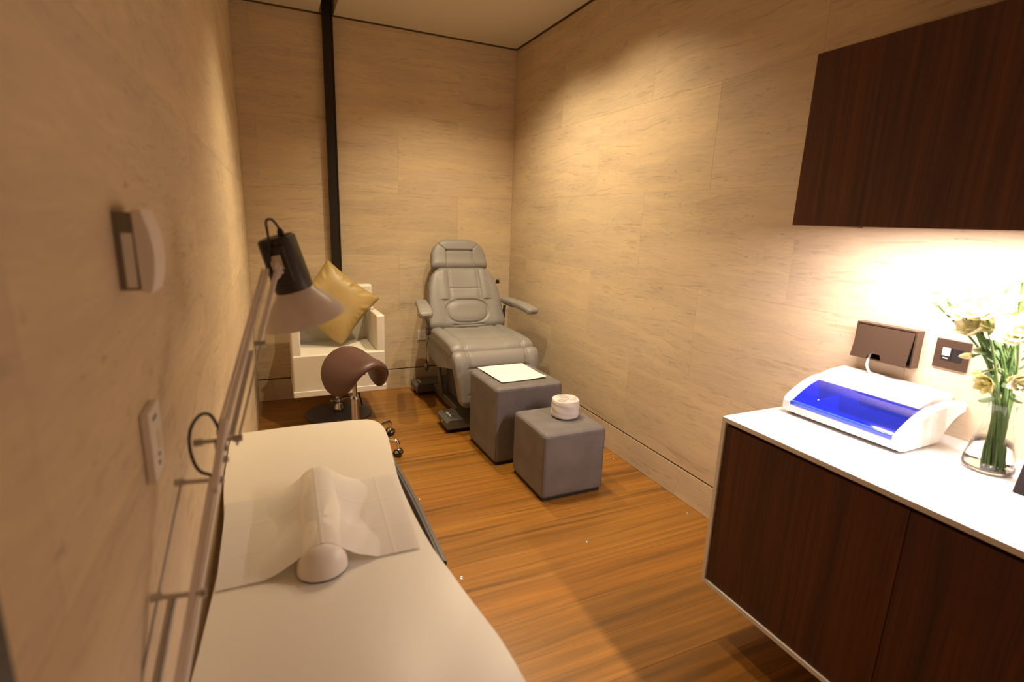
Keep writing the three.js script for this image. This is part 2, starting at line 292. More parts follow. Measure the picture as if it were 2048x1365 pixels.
// ---------------------------------------------------------------- manicure table by the left wall
const TY = 0.78;
{
  const t = thing('manicure_table', 'long cream table with wavy sides pushed against the left wall', 'table', [0, 0, 0]);
  const right = [[0.44, 2.634], [0.466, 2.66], [0.481, 2.71], [0.482, 2.80], [0.463, 2.99], [0.450, 3.124], [0.446, 3.289], [0.451, 3.447], [0.463, 3.546], [0.472, 3.622], [0.483, 3.70], [0.490, 3.753], [0.493, 3.83], [0.490, 3.92], [0.470, 3.99], [0.42, 4.03]];
  const left = [[0.06, 4.03], [0.02, 4.0], [0.006, 3.93], [0.004, 3.70], [0.011, 3.576], [0.019, 3.433], [0.023, 3.336], [0.019, 3.172], [0.008, 3.02], [0.004, 2.90], [0.004, 2.66], [0.010, 2.625]];
  const s = new THREE.Shape(); s.moveTo(right[0][0], right[0][1]); s.splineThru(right.slice(1).map(p => new THREE.Vector2(p[0], p[1]))); s.lineTo(...left[0]); s.splineThru(left.slice(1).map(p => new THREE.Vector2(p[0], p[1]))); s.lineTo(0.216, 2.617); s.lineTo(0.382, 2.626); s.closePath();
  const g = new THREE.ExtrudeGeometry(s, { depth: 0.024, bevelEnabled: true, bevelThickness: 0.003, bevelSize: 0.002, bevelOffset: -0.002, bevelSegments: 3, curveSegments: 16 });
  g.rotateX(Math.PI / 2); g.translate(0, TY - 0.003, 0);
  obj('table_top', g, M.tableTop, t);
  const body = obj('drawer_cabinet', rbox(0.10, 0.40, 0.02, TY - 0.031, 2.80, 3.20, 0.004, 2), M.tableTop, t);
  for (let i = 0; i < 3; i++) obj('drawer_front', rbox(0.12, 0.38, 0.05 + i * 0.23, 0.265 + i * 0.23, 3.20, 3.215, 0.003, 2), M.tableTop, body);
  // grey modesty panel bowed past the narrow waist of the top
  const panel = grid(40, 20, (u, v) => V(0.470 + 0.004 * Math.sin(u * Math.PI), 0.05 + v * 0.688, 2.90 + u * 0.56));
  const panelB = grid(40, 20, (u, v) => V(0.484 + 0.006 * Math.sin(u * Math.PI), 0.05 + v * 0.688, 3.46 - u * 0.56));
  const cap = grid(40, 1, (u, v) => V((0.470 + 0.004 * Math.sin(u * Math.PI)) * (1 - v) + (0.484 + 0.006 * Math.sin(u * Math.PI)) * v, 0.738, 2.90 + u * 0.56));
  obj('modesty_panel', [panel, panelB, cap], M.tableBase, t);
  obj('edge_strip', tube([V(0.477, 0.7395, 2.90), V(0.4825, 0.7395, 3.18), V(0.477, 0.7395, 3.46)], 0.0018, 40, 6), M.chrome, t);
  obj('end_panel', rbox(0.06, 0.42, 0.0, TY - 0.031, 3.86, 3.89, 0.004, 2), M.tableBase, t);
  obj('end_panel', rbox(0.10, 0.42, 0.0, TY - 0.031, 2.76, 2.79, 0.004, 2), M.tableBase, t);
}
// wrist bolster and the tissue over it
const BX = 0.228, BW = 0.050, BH = 0.058, B0Z = 3.065, B1Z = 3.492;
const bolC = (z) => BX + (3.28 - z) * 0.05, bolE = (z, r) => { const d = Math.min(B1Z - z, z - B0Z); return d <= 0 ? 0 : d < r ? Math.sqrt(1 - ((r - d) / r) ** 2) : 1; };
const bolsterH = (x, z) => { const q = Math.abs(x - bolC(z)) / BW; return q < 1 ? BH * Math.sqrt(1 - q * q) ** 0.9 : 0; };
{
  const g = grid(64, 90, (u, v) => {
    const z = B0Z + (B1Z - B0Z) * (0.5 - 0.5 * Math.cos(Math.PI * v)), a = Math.PI * (1 - u);
    return V(bolC(z) + BW * bolE(z, 0.045) * Math.cos(a), TY + 0.004 + BH * bolE(z, 0.050) * Math.sin(a) ** 0.85, z);
  });
  const b = thing('wrist_bolster', 'cream half-round wrist bolster lying on the wavy table', 'bolster', [0, 0, 0]);
  obj('cushion', g, M.bolster, b);
  const ring = (k, y) => (u) => { const v = u * 2, z = B0Z + (B1Z - B0Z) * (0.5 - 0.5 * Math.cos(Math.PI * (v <= 1 ? v : 2 - v))), s = v <= 1 ? 1 : -1; return V(bolC(z) + s * (BW - 0.002) * bolE(z, 0.045), y, z); };
  obj('base_board', [grid(80, 1, (u, v) => ring(1, TY + 0.0004 + 0.0038 * v)(u)), grid(40, 1, (u, v) => { const z = B0Z + (B1Z - B0Z) * (0.5 - 0.5 * Math.cos(Math.PI * u)); return V(bolC(z) + (1 - 2 * v) * (BW - 0.002) * bolE(z, 0.045), TY + 0.0005, z); })], M.greyDark, b);
  // tissue: falls from the bolster to the table with shallow tents beside it
  const tis = (u, v) => {
    const x0 = 0.020 + 0.004 * v, x1 = 0.446 - 0.022 * v, x = x0 + (x1 - x0) * u, z = 3.105 + 0.338 * v + 0.02 * (1 - u) * (v - 0.3) + 0.022 * (u - 0.5) * v - 0.02 * u * (1 - v);
    const q = Math.abs(x - bolC(z)), cov = bolsterH(x, z), reach = 0.105 + 0.02 * Math.sin(9 * v);
    const k = Math.max(0, 1 - (q - BW * 0.45) / reach), tent = q < BW * 0.45 ? 0 : BH * 0.93 * k * k * (1.25 - 0.25 * k);
    const h = Math.max(cov + 0.0030, tent + 0.0006);
    const crease = 0.0008 * line(v, 0.36, 0.010) + 0.0006 * line(u, 0.86, 0.006) + 0.0006 * line(v, 0.70, 0.01) + 0.0010 * line(u, 0.49, 0.006);
    const wr = 0.0016 * Math.sin(85 * (x + 0.6 * z)) * sm(0.05, 0.075, q) * sm(0.13, 0.09, q) * sm(0.25, 0.6, v) * (x > BX ? 1 : 0.3);
    return V(x, TY + 0.0014 + h + crease + wr + 0.0004 * Math.sin(x * 40 + z * 23), z);
  };
  tag(obj('tissue_sheet', grid(180, 90, tis), M.tissue), 'thin cream tissue sheet draped over the wrist bolster', 'tissue');
}
// ---------------------------------------------------------------- desk lamp with jointed arm
{
  const t = thing('desk_lamp', 'white jointed arm lamp with black head and white conical shade', 'lamp', [0, 0, 0]);
  const B0 = V(0.030, 0.945, 3.906), E = V(0.070, 1.140, 3.698), E2 = V(0.083, 1.186, 3.655), Hd = V(0.153, 1.392, 3.352);
  obj('base_disc', lathe([[0, 0.001], [0.044, 0.001], [0.046, 0.006], [0.044, 0.018], [0.02, 0.026], [0, 0.027]], 40).translate(0.052, TY, 3.92), M.lampArm, t);
  obj('post', [rod(V(0.052, TY + 0.02, 3.92), V(0.048, 0.93, 3.915), 0.008), rod(V(0.048, 0.93, 3.915), B0, 0.008)], M.steel, t);
  const low = obj('lower_arm', [bar(B0, E, 0.009, 0.008), bar(B0.clone().add(V(0.008, 0, 0)), E.clone().add(V(0.008, 0, 0)), 0.003, 0.009)], M.lampArm, t);
  const dl = E.clone().sub(B0);
  const pt = (k, dx = 0, dz = 0) => B0.clone().addScaledVector(dl, k).add(V(dx, 0, dz));
  for (const k of [0.48, 0.98]) obj('cross_pin', [rod(pt(k, -0.044, -0.012), pt(k, 0.012, 0), 0.0032), rod(pt(k, -0.046, -0.012), pt(k, -0.034, -0.012), 0.005), rod(pt(k, 0.008, 0), pt(k, 0.014, 0), 0.0055)], M.steel, low);
  obj('spring_rod', rod(pt(-0.1, -0.038, -0.012), pt(0.98, -0.038, -0.012), 0.0017), M.steel, low);
  obj('spring', rod(pt(-0.2, -0.022, -0.012), pt(0.46, -0.022, -0.012), 0.0052), M.steel, low);
  const pl = obj('elbow_bracket', [bar(E.clone().add(V(0.002, -0.016, 0.012)), E2.clone().add(V(0.002, 0.014, -0.012)), 0.010, 0.030, V(1, 0, 0), 0.002)], M.lampArm, t);
  for (const [y, z] of [[0.012, 0.004], [-0.002, 0.012]]) obj('bolt', rod(E.clone().add(V(0.004, y + 0.018, z - 0.03)), E.clone().add(V(0.019, y + 0.018, z - 0.03)), 0.0048), M.steel, pl);
  const du = Hd.clone().sub(E2), pu = (k, dx = 0, dy = 0) => E2.clone().addScaledVector(du, k).add(V(dx, dy, 0));
  const up = obj('upper_arm', [bar(E2, Hd, 0.008, 0.008), bar(pu(0.0, -0.008), pu(1, -0.008), 0.003, 0.010)], M.lampArm, t);
  obj('side_bar', bar(pu(0.50, 0.016, -0.006), pu(1.0, 0.016, -0.004), 0.008, 0.010), M.lampArm, up);
  obj('spring_rod', rod(pu(-0.02, 0.018, -0.014), pu(0.5, 0.019, -0.008), 0.0019), M.steel, up);
  obj('knob', rod(pu(0.5, 0.008, -0.008), pu(0.5, 0.026, -0.008), 0.0055), M.steel, up);
  obj('cross_pin', [rod(pu(0, -0.036, -0.010), pu(0, 0.022, -0.010), 0.0032), rod(pu(0, 0.012, -0.010), pu(0, 0.024, -0.010), 0.0055), rod(pu(0, -0.038, -0.010), pu(0, -0.026, -0.010), 0.0055)], M.steel, up);
  obj('spring', rod(pu(0.02, 0.008, -0.012), pu(0.46, 0.006, -0.010), 0.0042), M.steel, up);
  // head: axis leans right and towards the viewer at the top
  const ax = V(0, 1, 0).addScaledVector(V(0.907, 0, 0.42), -0.31).add(V(0, 0, 0.20)).normalize();
  const bx = V(0.907, 0, 0.42).addScaledVector(ax, -V(0.907, 0, 0.42).dot(ax)).normalize(), bz = bx.clone().cross(ax);
  const HM = new THREE.Matrix4().makeBasis(bx, ax, bz).setPosition(0.200, 1.352, 3.318);      // origin: where housing meets shade
  const put = (g) => g.applyMatrix4(HM);
  const house = lathe([[0, 0.106], [0.027, 0.106], [0.031, 0.102], [0.036, 0.02], [0.037, -0.002], [0.033, -0.006], [0, -0.006]], 48);
  { const p = house.attributes.position; for (let i = 0; i < p.count; i++) { const x = p.getX(i), z = p.getZ(i), r = Math.hypot(x, z); if (r < 1e-4) continue; const k = sm(0.0, 0.06, p.getY(i)), a = Math.atan2(z, x), sq = r / Math.max(Math.abs(Math.cos(a)), Math.abs(Math.sin(a))), q = r + (Math.min(sq, r * 1.16) - r) * k; p.setX(i, Math.cos(a) * q); p.setZ(i, Math.sin(a) * q); } house.computeVertexNormals(); }
  const head = obj('housing', put(house), M.lampBlack, t);
  obj('inset_panel', put(new RoundedBoxGeometry(0.042, 0.072, 0.008, 2, 0.003).rotateX(-0.055).translate(0.003, 0.056, 0.0345)), M.lampBlack, head);
  obj('label_plate', put(new THREE.BoxGeometry(0.024, 0.028, 0.002).rotateX(-0.055).translate(0.004, 0.062, 0.0394)), M.steel, head);
  obj('shade', put(lathe([[0.034, -0.004], [0.036, -0.002], [0.040, -0.010], [0.056, -0.028], [0.070, -0.045], [0.080, -0.060], [0.0835, -0.068], [0.0825, -0.069], [0.079, -0.061], [0.069, -0.046], [0.055, -0.029], [0.039, -0.012], [0.034, -0.006]], 64)), M.shade, t);
  obj('bulb', put(lathe([[0, -0.05], [0.012, -0.048], [0.022, -0.036], [0.024, -0.026], [0.014, -0.008], [0.012, 0.0]], 24)), M.paper, t);
  obj('swivel', [bar(Hd.clone().add(V(0.004, -0.026, 0.006)), Hd.clone().add(V(0.022, -0.010, 0.008)), 0.008, 0.006, V(0, 0, 1)), bar(Hd.clone().add(V(0.022, -0.010, 0.008)), Hd.clone().add(V(0.018, 0.014, 0.008)), 0.008, 0.006, V(0, 0, 1)), rod(Hd.clone().add(V(0.018, 0.004, 0.010)), Hd.clone().add(V(0.034, 0.006, -0.005)), 0.007), rod(Hd.clone().add(V(0.026, -0.004, 0.004)), Hd.clone().add(V(0.026, -0.004, 0.014)), 0.003)], M.lampArm, t);
  obj('cable_gland', [rod(V(0.184, 1.448, 3.332), V(0.180, 1.466, 3.336), 0.008, 0.006), rod(V(0.181, 1.462, 3.335), V(0.179, 1.470, 3.337), 0.006, 0.004)], M.black, t);
  obj('power_cable', tube([V(0.180, 1.466, 3.336), V(0.174, 1.478, 3.340), V(0.165, 1.487, 3.346), V(0.157, 1.484, 3.353), V(0.158, 1.462, 3.357), V(0.160, 1.43, 3.357), V(0.155, 1.405, 3.359)], 0.0023, 50, 8), M.black, t);
  obj('power_cable', tube([V(0.081, 1.178, 3.660), V(0.077, 1.200, 3.660), V(0.068, 1.219, 3.660), V(0.058, 1.220, 3.662), V(0.047, 1.207, 3.668), V(0.043, 1.188, 3.674), V(0.046, 1.163, 3.682), V(0.054, 1.147, 3.688), V(0.068, 1.139, 3.690)], 0.0023, 60, 8), M.black, t);
  obj('cable_clip', [rbox(0.072, 0.086, 1.166, 1.180, 3.656, 3.670, 0.002, 2), rbox(0.072, 0.084, 1.153, 1.162, 3.658, 3.670, 0.002, 2)], M.black, t);
}
// ---------------------------------------------------------------- things on the left wall
{
  const t = thing('wall_sensor', 'white curved wall unit with grey side high on left wall', 'wall unit', [0, 1.405, 3.69]);
  const side = new THREE.Shape(); side.moveTo(0, 0); side.lineTo(0.030, 0.0); side.quadraticCurveTo(0.042, 0.045, 0.028, 0.090); side.lineTo(0, 0.090); side.closePath();
  const back = new THREE.Shape(); back.moveTo(0.0005, 0); back.lineTo(0.022, 0); back.lineTo(0.020, 0.089); back.lineTo(0.0005, 0.089); back.closePath();
  obj('housing', new THREE.ExtrudeGeometry(back, { depth: 0.060, bevelEnabled: false }).translate(0, 0, -0.022), M.wallGrey, t);
  const f = new THREE.Shape(); f.moveTo(0.0225, -0.002); f.lineTo(0.030, -0.002); f.quadraticCurveTo(0.044, 0.045, 0.028, 0.091); f.lineTo(0.0205, 0.091); f.closePath();
  obj('cover', new THREE.ExtrudeGeometry(f, { depth: 0.064, bevelEnabled: true, bevelThickness: 0.002, bevelSize: 0.0015, bevelSegments: 2 }).translate(0, 0, -0.024), M.wallPlastic, t);
  obj('side_label', rbox(0.007, 0.018, 0.003, 0.066, 0.038, 0.0392, 0.0005, 1), M.paper, t);
}
{
  const t = thing('control_plate', 'flat cream control plate low on left wall beside lamp', 'switch', [0, 1.155, 3.68]);
  obj('plate', rbox(0.0005, 0.011, 0, 0.094, -0.020, 0.046, 0.002, 2), M.wallPlastic, t);
  obj('mark', rbox(0.0108, 0.0116, 0.078, 0.083, 0.006, 0.028, 0.0003, 1), M.greyDark, t);
  obj('label_strip', rbox(0.0108, 0.0116, 0.036, 0.060, 0.004, 0.014, 0.0003, 1), mat({ color: lin(0.72, 0.60, 0.26), roughness: 0.6 }), t);
  for (const [y, z] of [[0.026, 0.010], [0.016, 0.014]]) obj('button', rbox(0.0108, 0.0118, y, y + 0.004, z, z + 0.008, 0.0004, 1), M.greyDark, t);
}
// ---------------------------------------------------------------- poufs
function pouf(name, label, x, z, turn, w, d, h) {
  const t = thing(name, label, 'pouf', [x, 0, z], turn, 'grey leather cube poufs');
  obj('plinth', rbox(-w / 2 + 0.012, w / 2 - 0.012, 0.0005, 0.02, -d / 2 + 0.012, d / 2 - 0.012, 0.003, 2), M.rubber, t);
  const g = new RoundedBoxGeometry(w, h - 0.014, d, 8, 0.026); const p = g.attributes.position;
  for (let i = 0; i < p.count; i++) { const X = p.getX(i) / (w / 2), Y = p.getY(i) / (h / 2), Z = p.getZ(i) / (d / 2); const k = 0.004; p.setXYZ(i, p.getX(i) * (1 + k * (1 - Y * Y)), p.getY(i) + (Y > 0.9 ? 0.006 * (1 - X * X) * (1 - Z * Z) : 0), p.getZ(i) * (1 + k * (1 - Y * Y))); }
  g.computeVertexNormals();
  obj('body', uvm(g.translate(0, 0.014 + (h - 0.014) / 2, 0)), M.pouf, t);
  const loop = (y, o) => { const pts = [], a = w / 2 - o, b = d / 2 - o, r = 0.03; for (const [cx, cz, s] of [[a - r, b - r, 0], [-a + r, b - r, 1], [-a + r, -b + r, 2], [a - r, -b + r, 3]]) for (let k = 0; k <= 5; k++) { const q = (s + k / 5) * Math.PI / 2; pts.push(V(cx + r * Math.cos(q), y, cz + r * Math.sin(q))); } return new THREE.TubeGeometry(new THREE.CatmullRomCurve3(pts, true, 'centripetal'), 140, 0.0016, 6, true); };
  obj('seam', loop(h - 0.014, 0.0035), M.pouf, t);
  for (const sx of [-1, 1]) for (const sz of [-1, 1]) obj('seam', rod(V(sx * (w / 2 - 0.0065), 0.03, sz * (d / 2 - 0.0065)), V(sx * (w / 2 - 0.0065), h - 0.02, sz * (d / 2 - 0.0065)), 0.0016, 0.0016, 8), M.pouf, t);
  return t;
}
pouf('leather_pouf', 'taller grey leather pouf with white paper sheet on top', 1.578, 1.478, 0.03, 0.47, 0.44, 0.505);
pouf('leather_pouf', 'shorter grey leather cube pouf with white towel roll on top', 1.619, 2.004, 0.0, 0.392, 0.40, 0.396);
{
  const c = [V(1.398, 0, 1.25), V(1.744, 0, 1.235), V(1.745, 0, 1.60), V(1.424, 0, 1.612)];
  const f = (o) => (u, v) => { const a = c[0].clone().lerp(c[1], u), b = c[3].clone().lerp(c[2], u), q = a.lerp(b, v); q.y = 0.5125 + o + 0.0012 * Math.sin(u * 5 + v * 3) + 0.006 * Math.max(0, u + v - 1.72) / 0.28; return q; };
  const top = grid(24, 24, f(0.0022)); const bot = grid(24, 24, (u, v) => f(0)(1 - u, v));
  const edge = [];
  for (const e of [(k) => [k, 0], (k) => [1, k], (k) => [1 - k, 1], (k) => [0, 1 - k]]) edge.push(grid(24, 1, (u, v) => f(0.0022 * v)(...e(u))));
  const p = obj('paper_sheet', [top, bot, ...edge], M.paper.clone()); p.material.side = THREE.DoubleSide;
  tag(p, 'square white folded paper sheet on the taller pouf', 'paper');
}
{
  const t = thing('towel_roll', 'rolled white cloth towel standing on the shorter pouf', 'towel', [1.668, 0.4035, 1.985]);
  const R = 0.081, hh = 0.102, prof = [];
  for (let i = 0; i <= 40; i++) { const a = i / 40; prof.push(a); }
  const g = grid(96, 60, (u, v) => {
    const a = u * Math.PI * 2; let r, y;
    if (v < 0.25) { const k = v / 0.25; r = R * 0.9 * k; y = 0; } else if (v < 0.75) { const k = (v - 0.25) / 0.5; const b = (k - 0.5) * Math.PI; const sy = Math.sign(Math.sin(b)) * Math.abs(Math.sin(b)) ** 0.62, sx = Math.abs(Math.cos(b)) ** 0.42; r = R * (0.86 + 0.14 * sx); y = hh * (0.5 + 0.5 * sy); } else { const k = (1 - v) / 0.25; r = R * 0.86 * k; y = hh + 0.004 * Math.cos(k * 40) * 0.5 - 0.004 * (1 - k); }
    const wr = 0.0012 * Math.sin(a * 2 + y * 150) * sm(0.01, 0.03, y) * sm(hh, hh - 0.03, y) + 0.0009 * Math.sin(a * 5 + y * 60) + 0.004 * line((a - y * 6 + 20) % (Math.PI * 2), 2.2, 0.06);
    return V((r + (v > 0.25 && v < 0.75 ? wr : 0)) * Math.cos(a), y + (v >= 0.7 ? 0.002 * Math.sin(3 * a) : 0), (r + (v > 0.25 && v < 0.75 ? wr : 0)) * -Math.sin(a));
  });
  obj('roll', g, M.towel, t);
  const pts = []; for (let i = 0; i < 80; i++) { const a = i / 80 * Math.PI * 9; pts.push(V((0.008 + 0.0021 * a) * Math.cos(a), hh + 0.0008, (0.008 + 0.0021 * a) * Math.sin(a))); }
  obj('wrapped_edge', tube(pts, 0.0022, 200, 5), M.towel, t);
  obj('loose_end', rbox(0.062, 0.088, 0.050, 0.062, -0.018, 0.0, 0.004, 2), M.towel, t);
}
// ---------------------------------------------------------------- treatment chair
{
  const t = thing('treatment_chair', 'reclining grey leather treatment chair in the far right corner', 'chair', [1.61, 0, 0]);
  const G = M.greyBase;
  // base: two cross feet and a long beam
  const foot = (z0, z1, x0 = -0.39, x1 = 0.39, y1 = 0.105) => { const s = new THREE.Shape(); const h = y1 - 0.03; s.moveTo(x0 + 0.01, 0.028); s.lineTo(x1 - 0.01, 0.028); s.lineTo(x1, 0.045); s.lineTo(x1, h * 0.72 + 0.03); s.lineTo(x1 - 0.022, y1); s.lineTo(x0 + 0.022, y1); s.lineTo(x0, h * 0.72 + 0.03); s.lineTo(x0, 0.045); s.closePath(); return new THREE.ExtrudeGeometry(s, { depth: z1 - z0 - 0.016, bevelEnabled: true, bevelThickness: 0.008, bevelSize: 0.008, bevelOffset: -0.008, bevelSegments: 3 }).translate(0, 0, z0 + 0.008); };
  const ff = obj('front_foot', foot(0.90, 1.13), G, t), rf = obj('rear_foot', foot(0.06, 0.26), G, t);
  obj('base_beam', rbox(-0.235, 0.235, 0.035, 0.098, 0.24, 0.92, 0.01, 3), G, t);
  for (const x of [-0.35, 0.35]) { obj('rubber_pad', lathe([[0, 0.0005], [0.026, 0.0005], [0.024, 0.03], [0, 0.03]], 20).translate(x, 0, 1.08), M.rubber, ff); obj('rubber_pad', lathe([[0, 0.0005], [0.026, 0.0005], [0.024, 0.03], [0, 0.03]], 20).translate(x, 0, 0.12), M.rubber, rf); }
  for (const [z, f] of [[1.015, ff], [0.17, rf]]) { const L5 = []; for (let i = 0; i < 5; i++) L5.push(rbox(-0.352 + 0.002 * i, -0.334 + 0.004 * (i % 2), 0.1055, 0.1072, z - 0.045 + i * 0.02, z - 0.031 + i * 0.02, 0.0006, 1)); obj('lettering', L5, M.paper, f); }
  obj('end_badge', new THREE.SphereGeometry(0.010, 16, 10).scale(0.3, 1, 1).translate(-0.391, 0.062, 1.02), M.steel, ff);
  obj('column_cover', rbox(-0.19, 0.20, 0.095, 0.46, 0.46, 0.93, 0.03, 4), M.greyDark, t);
  for (const x of [-0.235, 0.235]) obj('lift_arm', bar(V(x, 0.08, 0.50), V(x, 0.40, 0.36), 0.022, 0.075, V(1, 0, 0), 0.008), G, t);
  obj('seat_frame', rbox(-0.275, 0.275, 0.40, 0.54, 0.30, 0.98, 0.03, 4), M.greyDark, t);
  // side skirts of the seat
  for (const s of [-1, 1]) { const q = new THREE.Shape(); q.moveTo(0.26, 0.60); q.lineTo(0.94, 0.58); q.quadraticCurveTo(1.0, 0.52, 0.98, 0.44); q.lineTo(0.62, 0.36); q.quadraticCurveTo(0.36, 0.38, 0.28, 0.46); q.closePath(); const g = new THREE.ExtrudeGeometry(q, { depth: 0.02, bevelEnabled: true, bevelThickness: 0.006, bevelSize: 0.006, bevelSegments: 3 }); g.rotateY(-Math.PI / 2); g.translate(s * 0.292 + 0.01, 0, 0); obj('side_skirt', g, M.grey, t); }
  // seat
  const gr = (x, c, w = 0.006, d = 0.010) => d * line(x, c, w);
  obj('seat', pad({ line: [[0.575, 0.36], [0.578, 0.55], [0.575, 0.80], [0.560, 0.98], [0.53, 1.03]], hw: v => 0.318 + 0.012 * v, th: () => 0.13, cr: 0.05, n: 4.5, flip: -1, nu: 180, nv: 90,
    groove: (x, s, l) => gr(Math.abs(x), 0.225, 0.008, 0.011) + (Math.abs(x) < 0.225 ? gr(x, -0.075, 0.006, 0.006) + gr(x, 0.075, 0.006, 0.006) + gr(s, l * 0.26, 0.008, 0.008) + gr(s, l * 0.70, 0.008, 0.008) : 0) - 0.012 * sm(0.22, 0.27, Math.abs(x)) + 0.010 * line(x, 0, 0.16) }), M.grey, t);
  obj('leg_rest', pad({ line: [[0.555, 1.012], [0.515, 1.062], [0.43, 1.085], [0.32, 1.105], [0.18, 1.125]], hw: v => 0.345 - 0.055 * v, th: v => 0.115, cr: 0.06, n: 4.5, flip: -1, nu: 180, nv: 100,
    groove: (x, s, l) => gr(Math.abs(x), 0.235 - 0.05 * s / l, 0.008, 0.014) + (Math.abs(x) < 0.235 ? gr(x, -0.07, 0.006, 0.005) + gr(x, 0.07, 0.006, 0.005) + gr(s, l * 0.30, 0.008, 0.007) + gr(s, l * 0.75, 0.008, 0.007) : 0) - 0.016 * sm(0.22, 0.29, Math.abs(x)) + 0.008 * line(x, 0, 0.18) }), M.grey, t);
  // backrest with centre panel and lumbar pad
  const lum = (x, s, l) => { const q = s / l, a = Math.abs(x) / (0.158 + 0.02 * Math.sin((q - 0.10) / 0.36 * Math.PI)), b = Math.abs(q - 0.27) / 0.185; return Math.max(a ** 3 + b ** 3, 0) ** (1 / 3); };
  obj('backrest', pad({ line: [[0.61, 0.455], [0.72, 0.405], [0.90, 0.325], [1.095, 0.235]], hw: v => 0.335 - 0.05 * v - 0.035 * sm(0.6, 1, v), th: v => 0.115, cr: 0.10, cr0: 0.055, n: 5, flip: 1, nu: 240, nv: 150,
    groove: (x, s, l) => { const q = s / l, e = lum(x, s, l); let g = 0.012 * line(e, 1, 0.055) - 0.010 * sm(1, 0.5, e); const pw = 0.125 + 0.012 * (1 - q); if (q > 0.46) g += gr(Math.abs(x), pw, 0.008, 0.014) + (Math.abs(x) < pw ? gr(q, 0.64, 0.012, 0.006) : 0) - 0.012 * line(Math.abs(x), pw + 0.05, 0.035); if (q < 0.08 && Math.abs(x) < 0.14) g += gr(q, 0.055, 0.014, 0.010); g -= 0.010 * sm(0.18, 0.26, Math.abs(x)); return g + 0.012 * line(x, 0, 0.09) * sm(0.5, 0.6, q); } }), M.grey, t);
  obj('back_shell', pad({ line: [[0.60, 0.400], [0.72, 0.347], [0.90, 0.267], [1.06, 0.195]], hw: v => 0.315 - 0.05 * v, th: v => 0.05, cr: 0.08, n: 5, flip: 1, nu: 60, nv: 40 }), M.greyDark, t);
  obj('headrest', pad({ line: [[1.085, 0.225], [1.16, 0.19], [1.25, 0.155], [1.325, 0.125]], hw: v => 0.250 - 0.022 * v, th: v => 0.10, cr: 0.15, cr0: 0.03, n: 4.5, flip: 1, nu: 220, nv: 130,
    groove: (x, s, l) => { const q = s / l, pw = 0.118 - 0.008 * q, inn = Math.abs(x) < pw && q < 0.60; let g = 0; if (q < 0.60) g += gr(Math.abs(x), pw, 0.007, 0.013); if (Math.abs(x) < pw + 0.01) g += gr(s, l * 0.60, 0.007, 0.013); const dg = Math.abs(x) - pw - (q - 0.60) * 0.30; if (q > 0.58) g += 0.006 * line(dg, 0, 0.006); if (inn) g += 0.006; return g; } }), M.grey, t);
  obj('headrest_stem', bar(V(-0.06, 1.02, 0.20), V(-0.06, 1.14, 0.15), 0.02, 0.008), M.chrome, t);
  obj('headrest_stem', bar(V(0.06, 1.02, 0.20), V(0.06, 1.14, 0.15), 0.02, 0.008), M.chrome, t);
  // armrests
  for (const [s, x0, x1, z1] of [[-1, -0.385, -0.475, 0.91], [1, 0.345, 0.365, 0.93]]) {
    const a = pad({ line: [[0.842, 0.40], [0.844, 0.60], [0.838, 0.78], [0.822, z1]], hw: v => 0.046 + 0.006 * v, th: () => 0.052, cr: 0.035, n: 3.5, flip: -1, nu: 60, nv: 50 });
    const p = a.attributes.position; for (let i = 0; i < p.count; i++) { const k = (p.getZ(i) - 0.40) / 0.5; p.setX(i, p.getX(i) + x0 + (x1 - x0) * k); } a.computeVertexNormals();
    const arm = obj('armrest', a, M.grey, t);
    obj('trim', [-0.006, 0.004].map(dy => tube([V(x0 - 0.045, 0.836 + dy, 0.46), V(x0 + (x1 - x0) * 0.68 - 0.0495, 0.834 + dy, 0.74), V(x1 - 0.05, 0.822 + dy, z1 - 0.03), V(x1 - 0.02, 0.820 + dy, z1 - 0.002), V(x1 + 0.02, 0.820 + dy, z1 - 0.002), V(x1 + 0.05, 0.822 + dy, z1 - 0.03), V(x0 + (x1 - x0) * 0.68 + 0.0495, 0.834 + dy, 0.74), V(x0 + 0.045, 0.836 + dy, 0.46)], 0.0018, 80, 6)), M.greyBase, arm);
    obj('support', [bar(V(x0 * 0.97, 0.80, 0.44), V(s * 0.318, 0.60, 0.44), 0.03, 0.018, V(0, 0, 1), 0.005), bar(V(x0, 0.815, 0.40), V(x0 + (x1 - x0) * 0.4, 0.812, 0.60), 0.03, 0.014)], M.greyDark, arm);
  }
  obj('pivot_cap', rod(V(-0.34, 0.60, 0.42), V(-0.325, 0.60, 0.42), 0.03), M.greyDark, t);
  obj('pivot_cap', rod(V(0.325, 0.98, 0.27), V(0.345, 0.98, 0.27), 0.018), M.black, t);
  const c = obj('control_cord', tube([V(-0.31, 0.56, 0.40), V(-0.335, 0.48, 0.40), V(-0.338, 0.36, 0.40)], 0.0025, 24, 6), M.greyDark, t);
  obj('pull_bulb', lathe([[0, -0.055], [0.012, -0.052], [0.02, -0.035], [0.02, -0.015], [0.012, 0.004], [0.006, 0.012]], 20).translate(-0.338, 0.32, 0.40), M.greyBase, c);
  obj('bulb_neck', rod(V(-0.338, 0.325, 0.40), V(-0.338, 0.36, 0.40), 0.008, 0.005), M.black, c);
}
{
  const t = thing('wall_socket', 'small cream socket plate on far wall beside the grey treatment chair', 'socket', [1.345, 0.478, 0]);
  obj('plate', rbox(-0.045, 0.045, -0.043, 0.043, 0.0005, 0.012, 0.003, 2), M.wallPlastic, t);
  obj('switch_rocker', rbox(-0.022, -0.008, 0.010, 0.026, 0.011, 0.015, 0.001, 1), M.wallPlastic, t);
  for (const x of [-0.012, 0.012]) obj('socket_slot', rbox(x - 0.002, x + 0.002, -0.020, -0.008, 0.0115, 0.0124, 0.0003, 1), M.black, t);
}
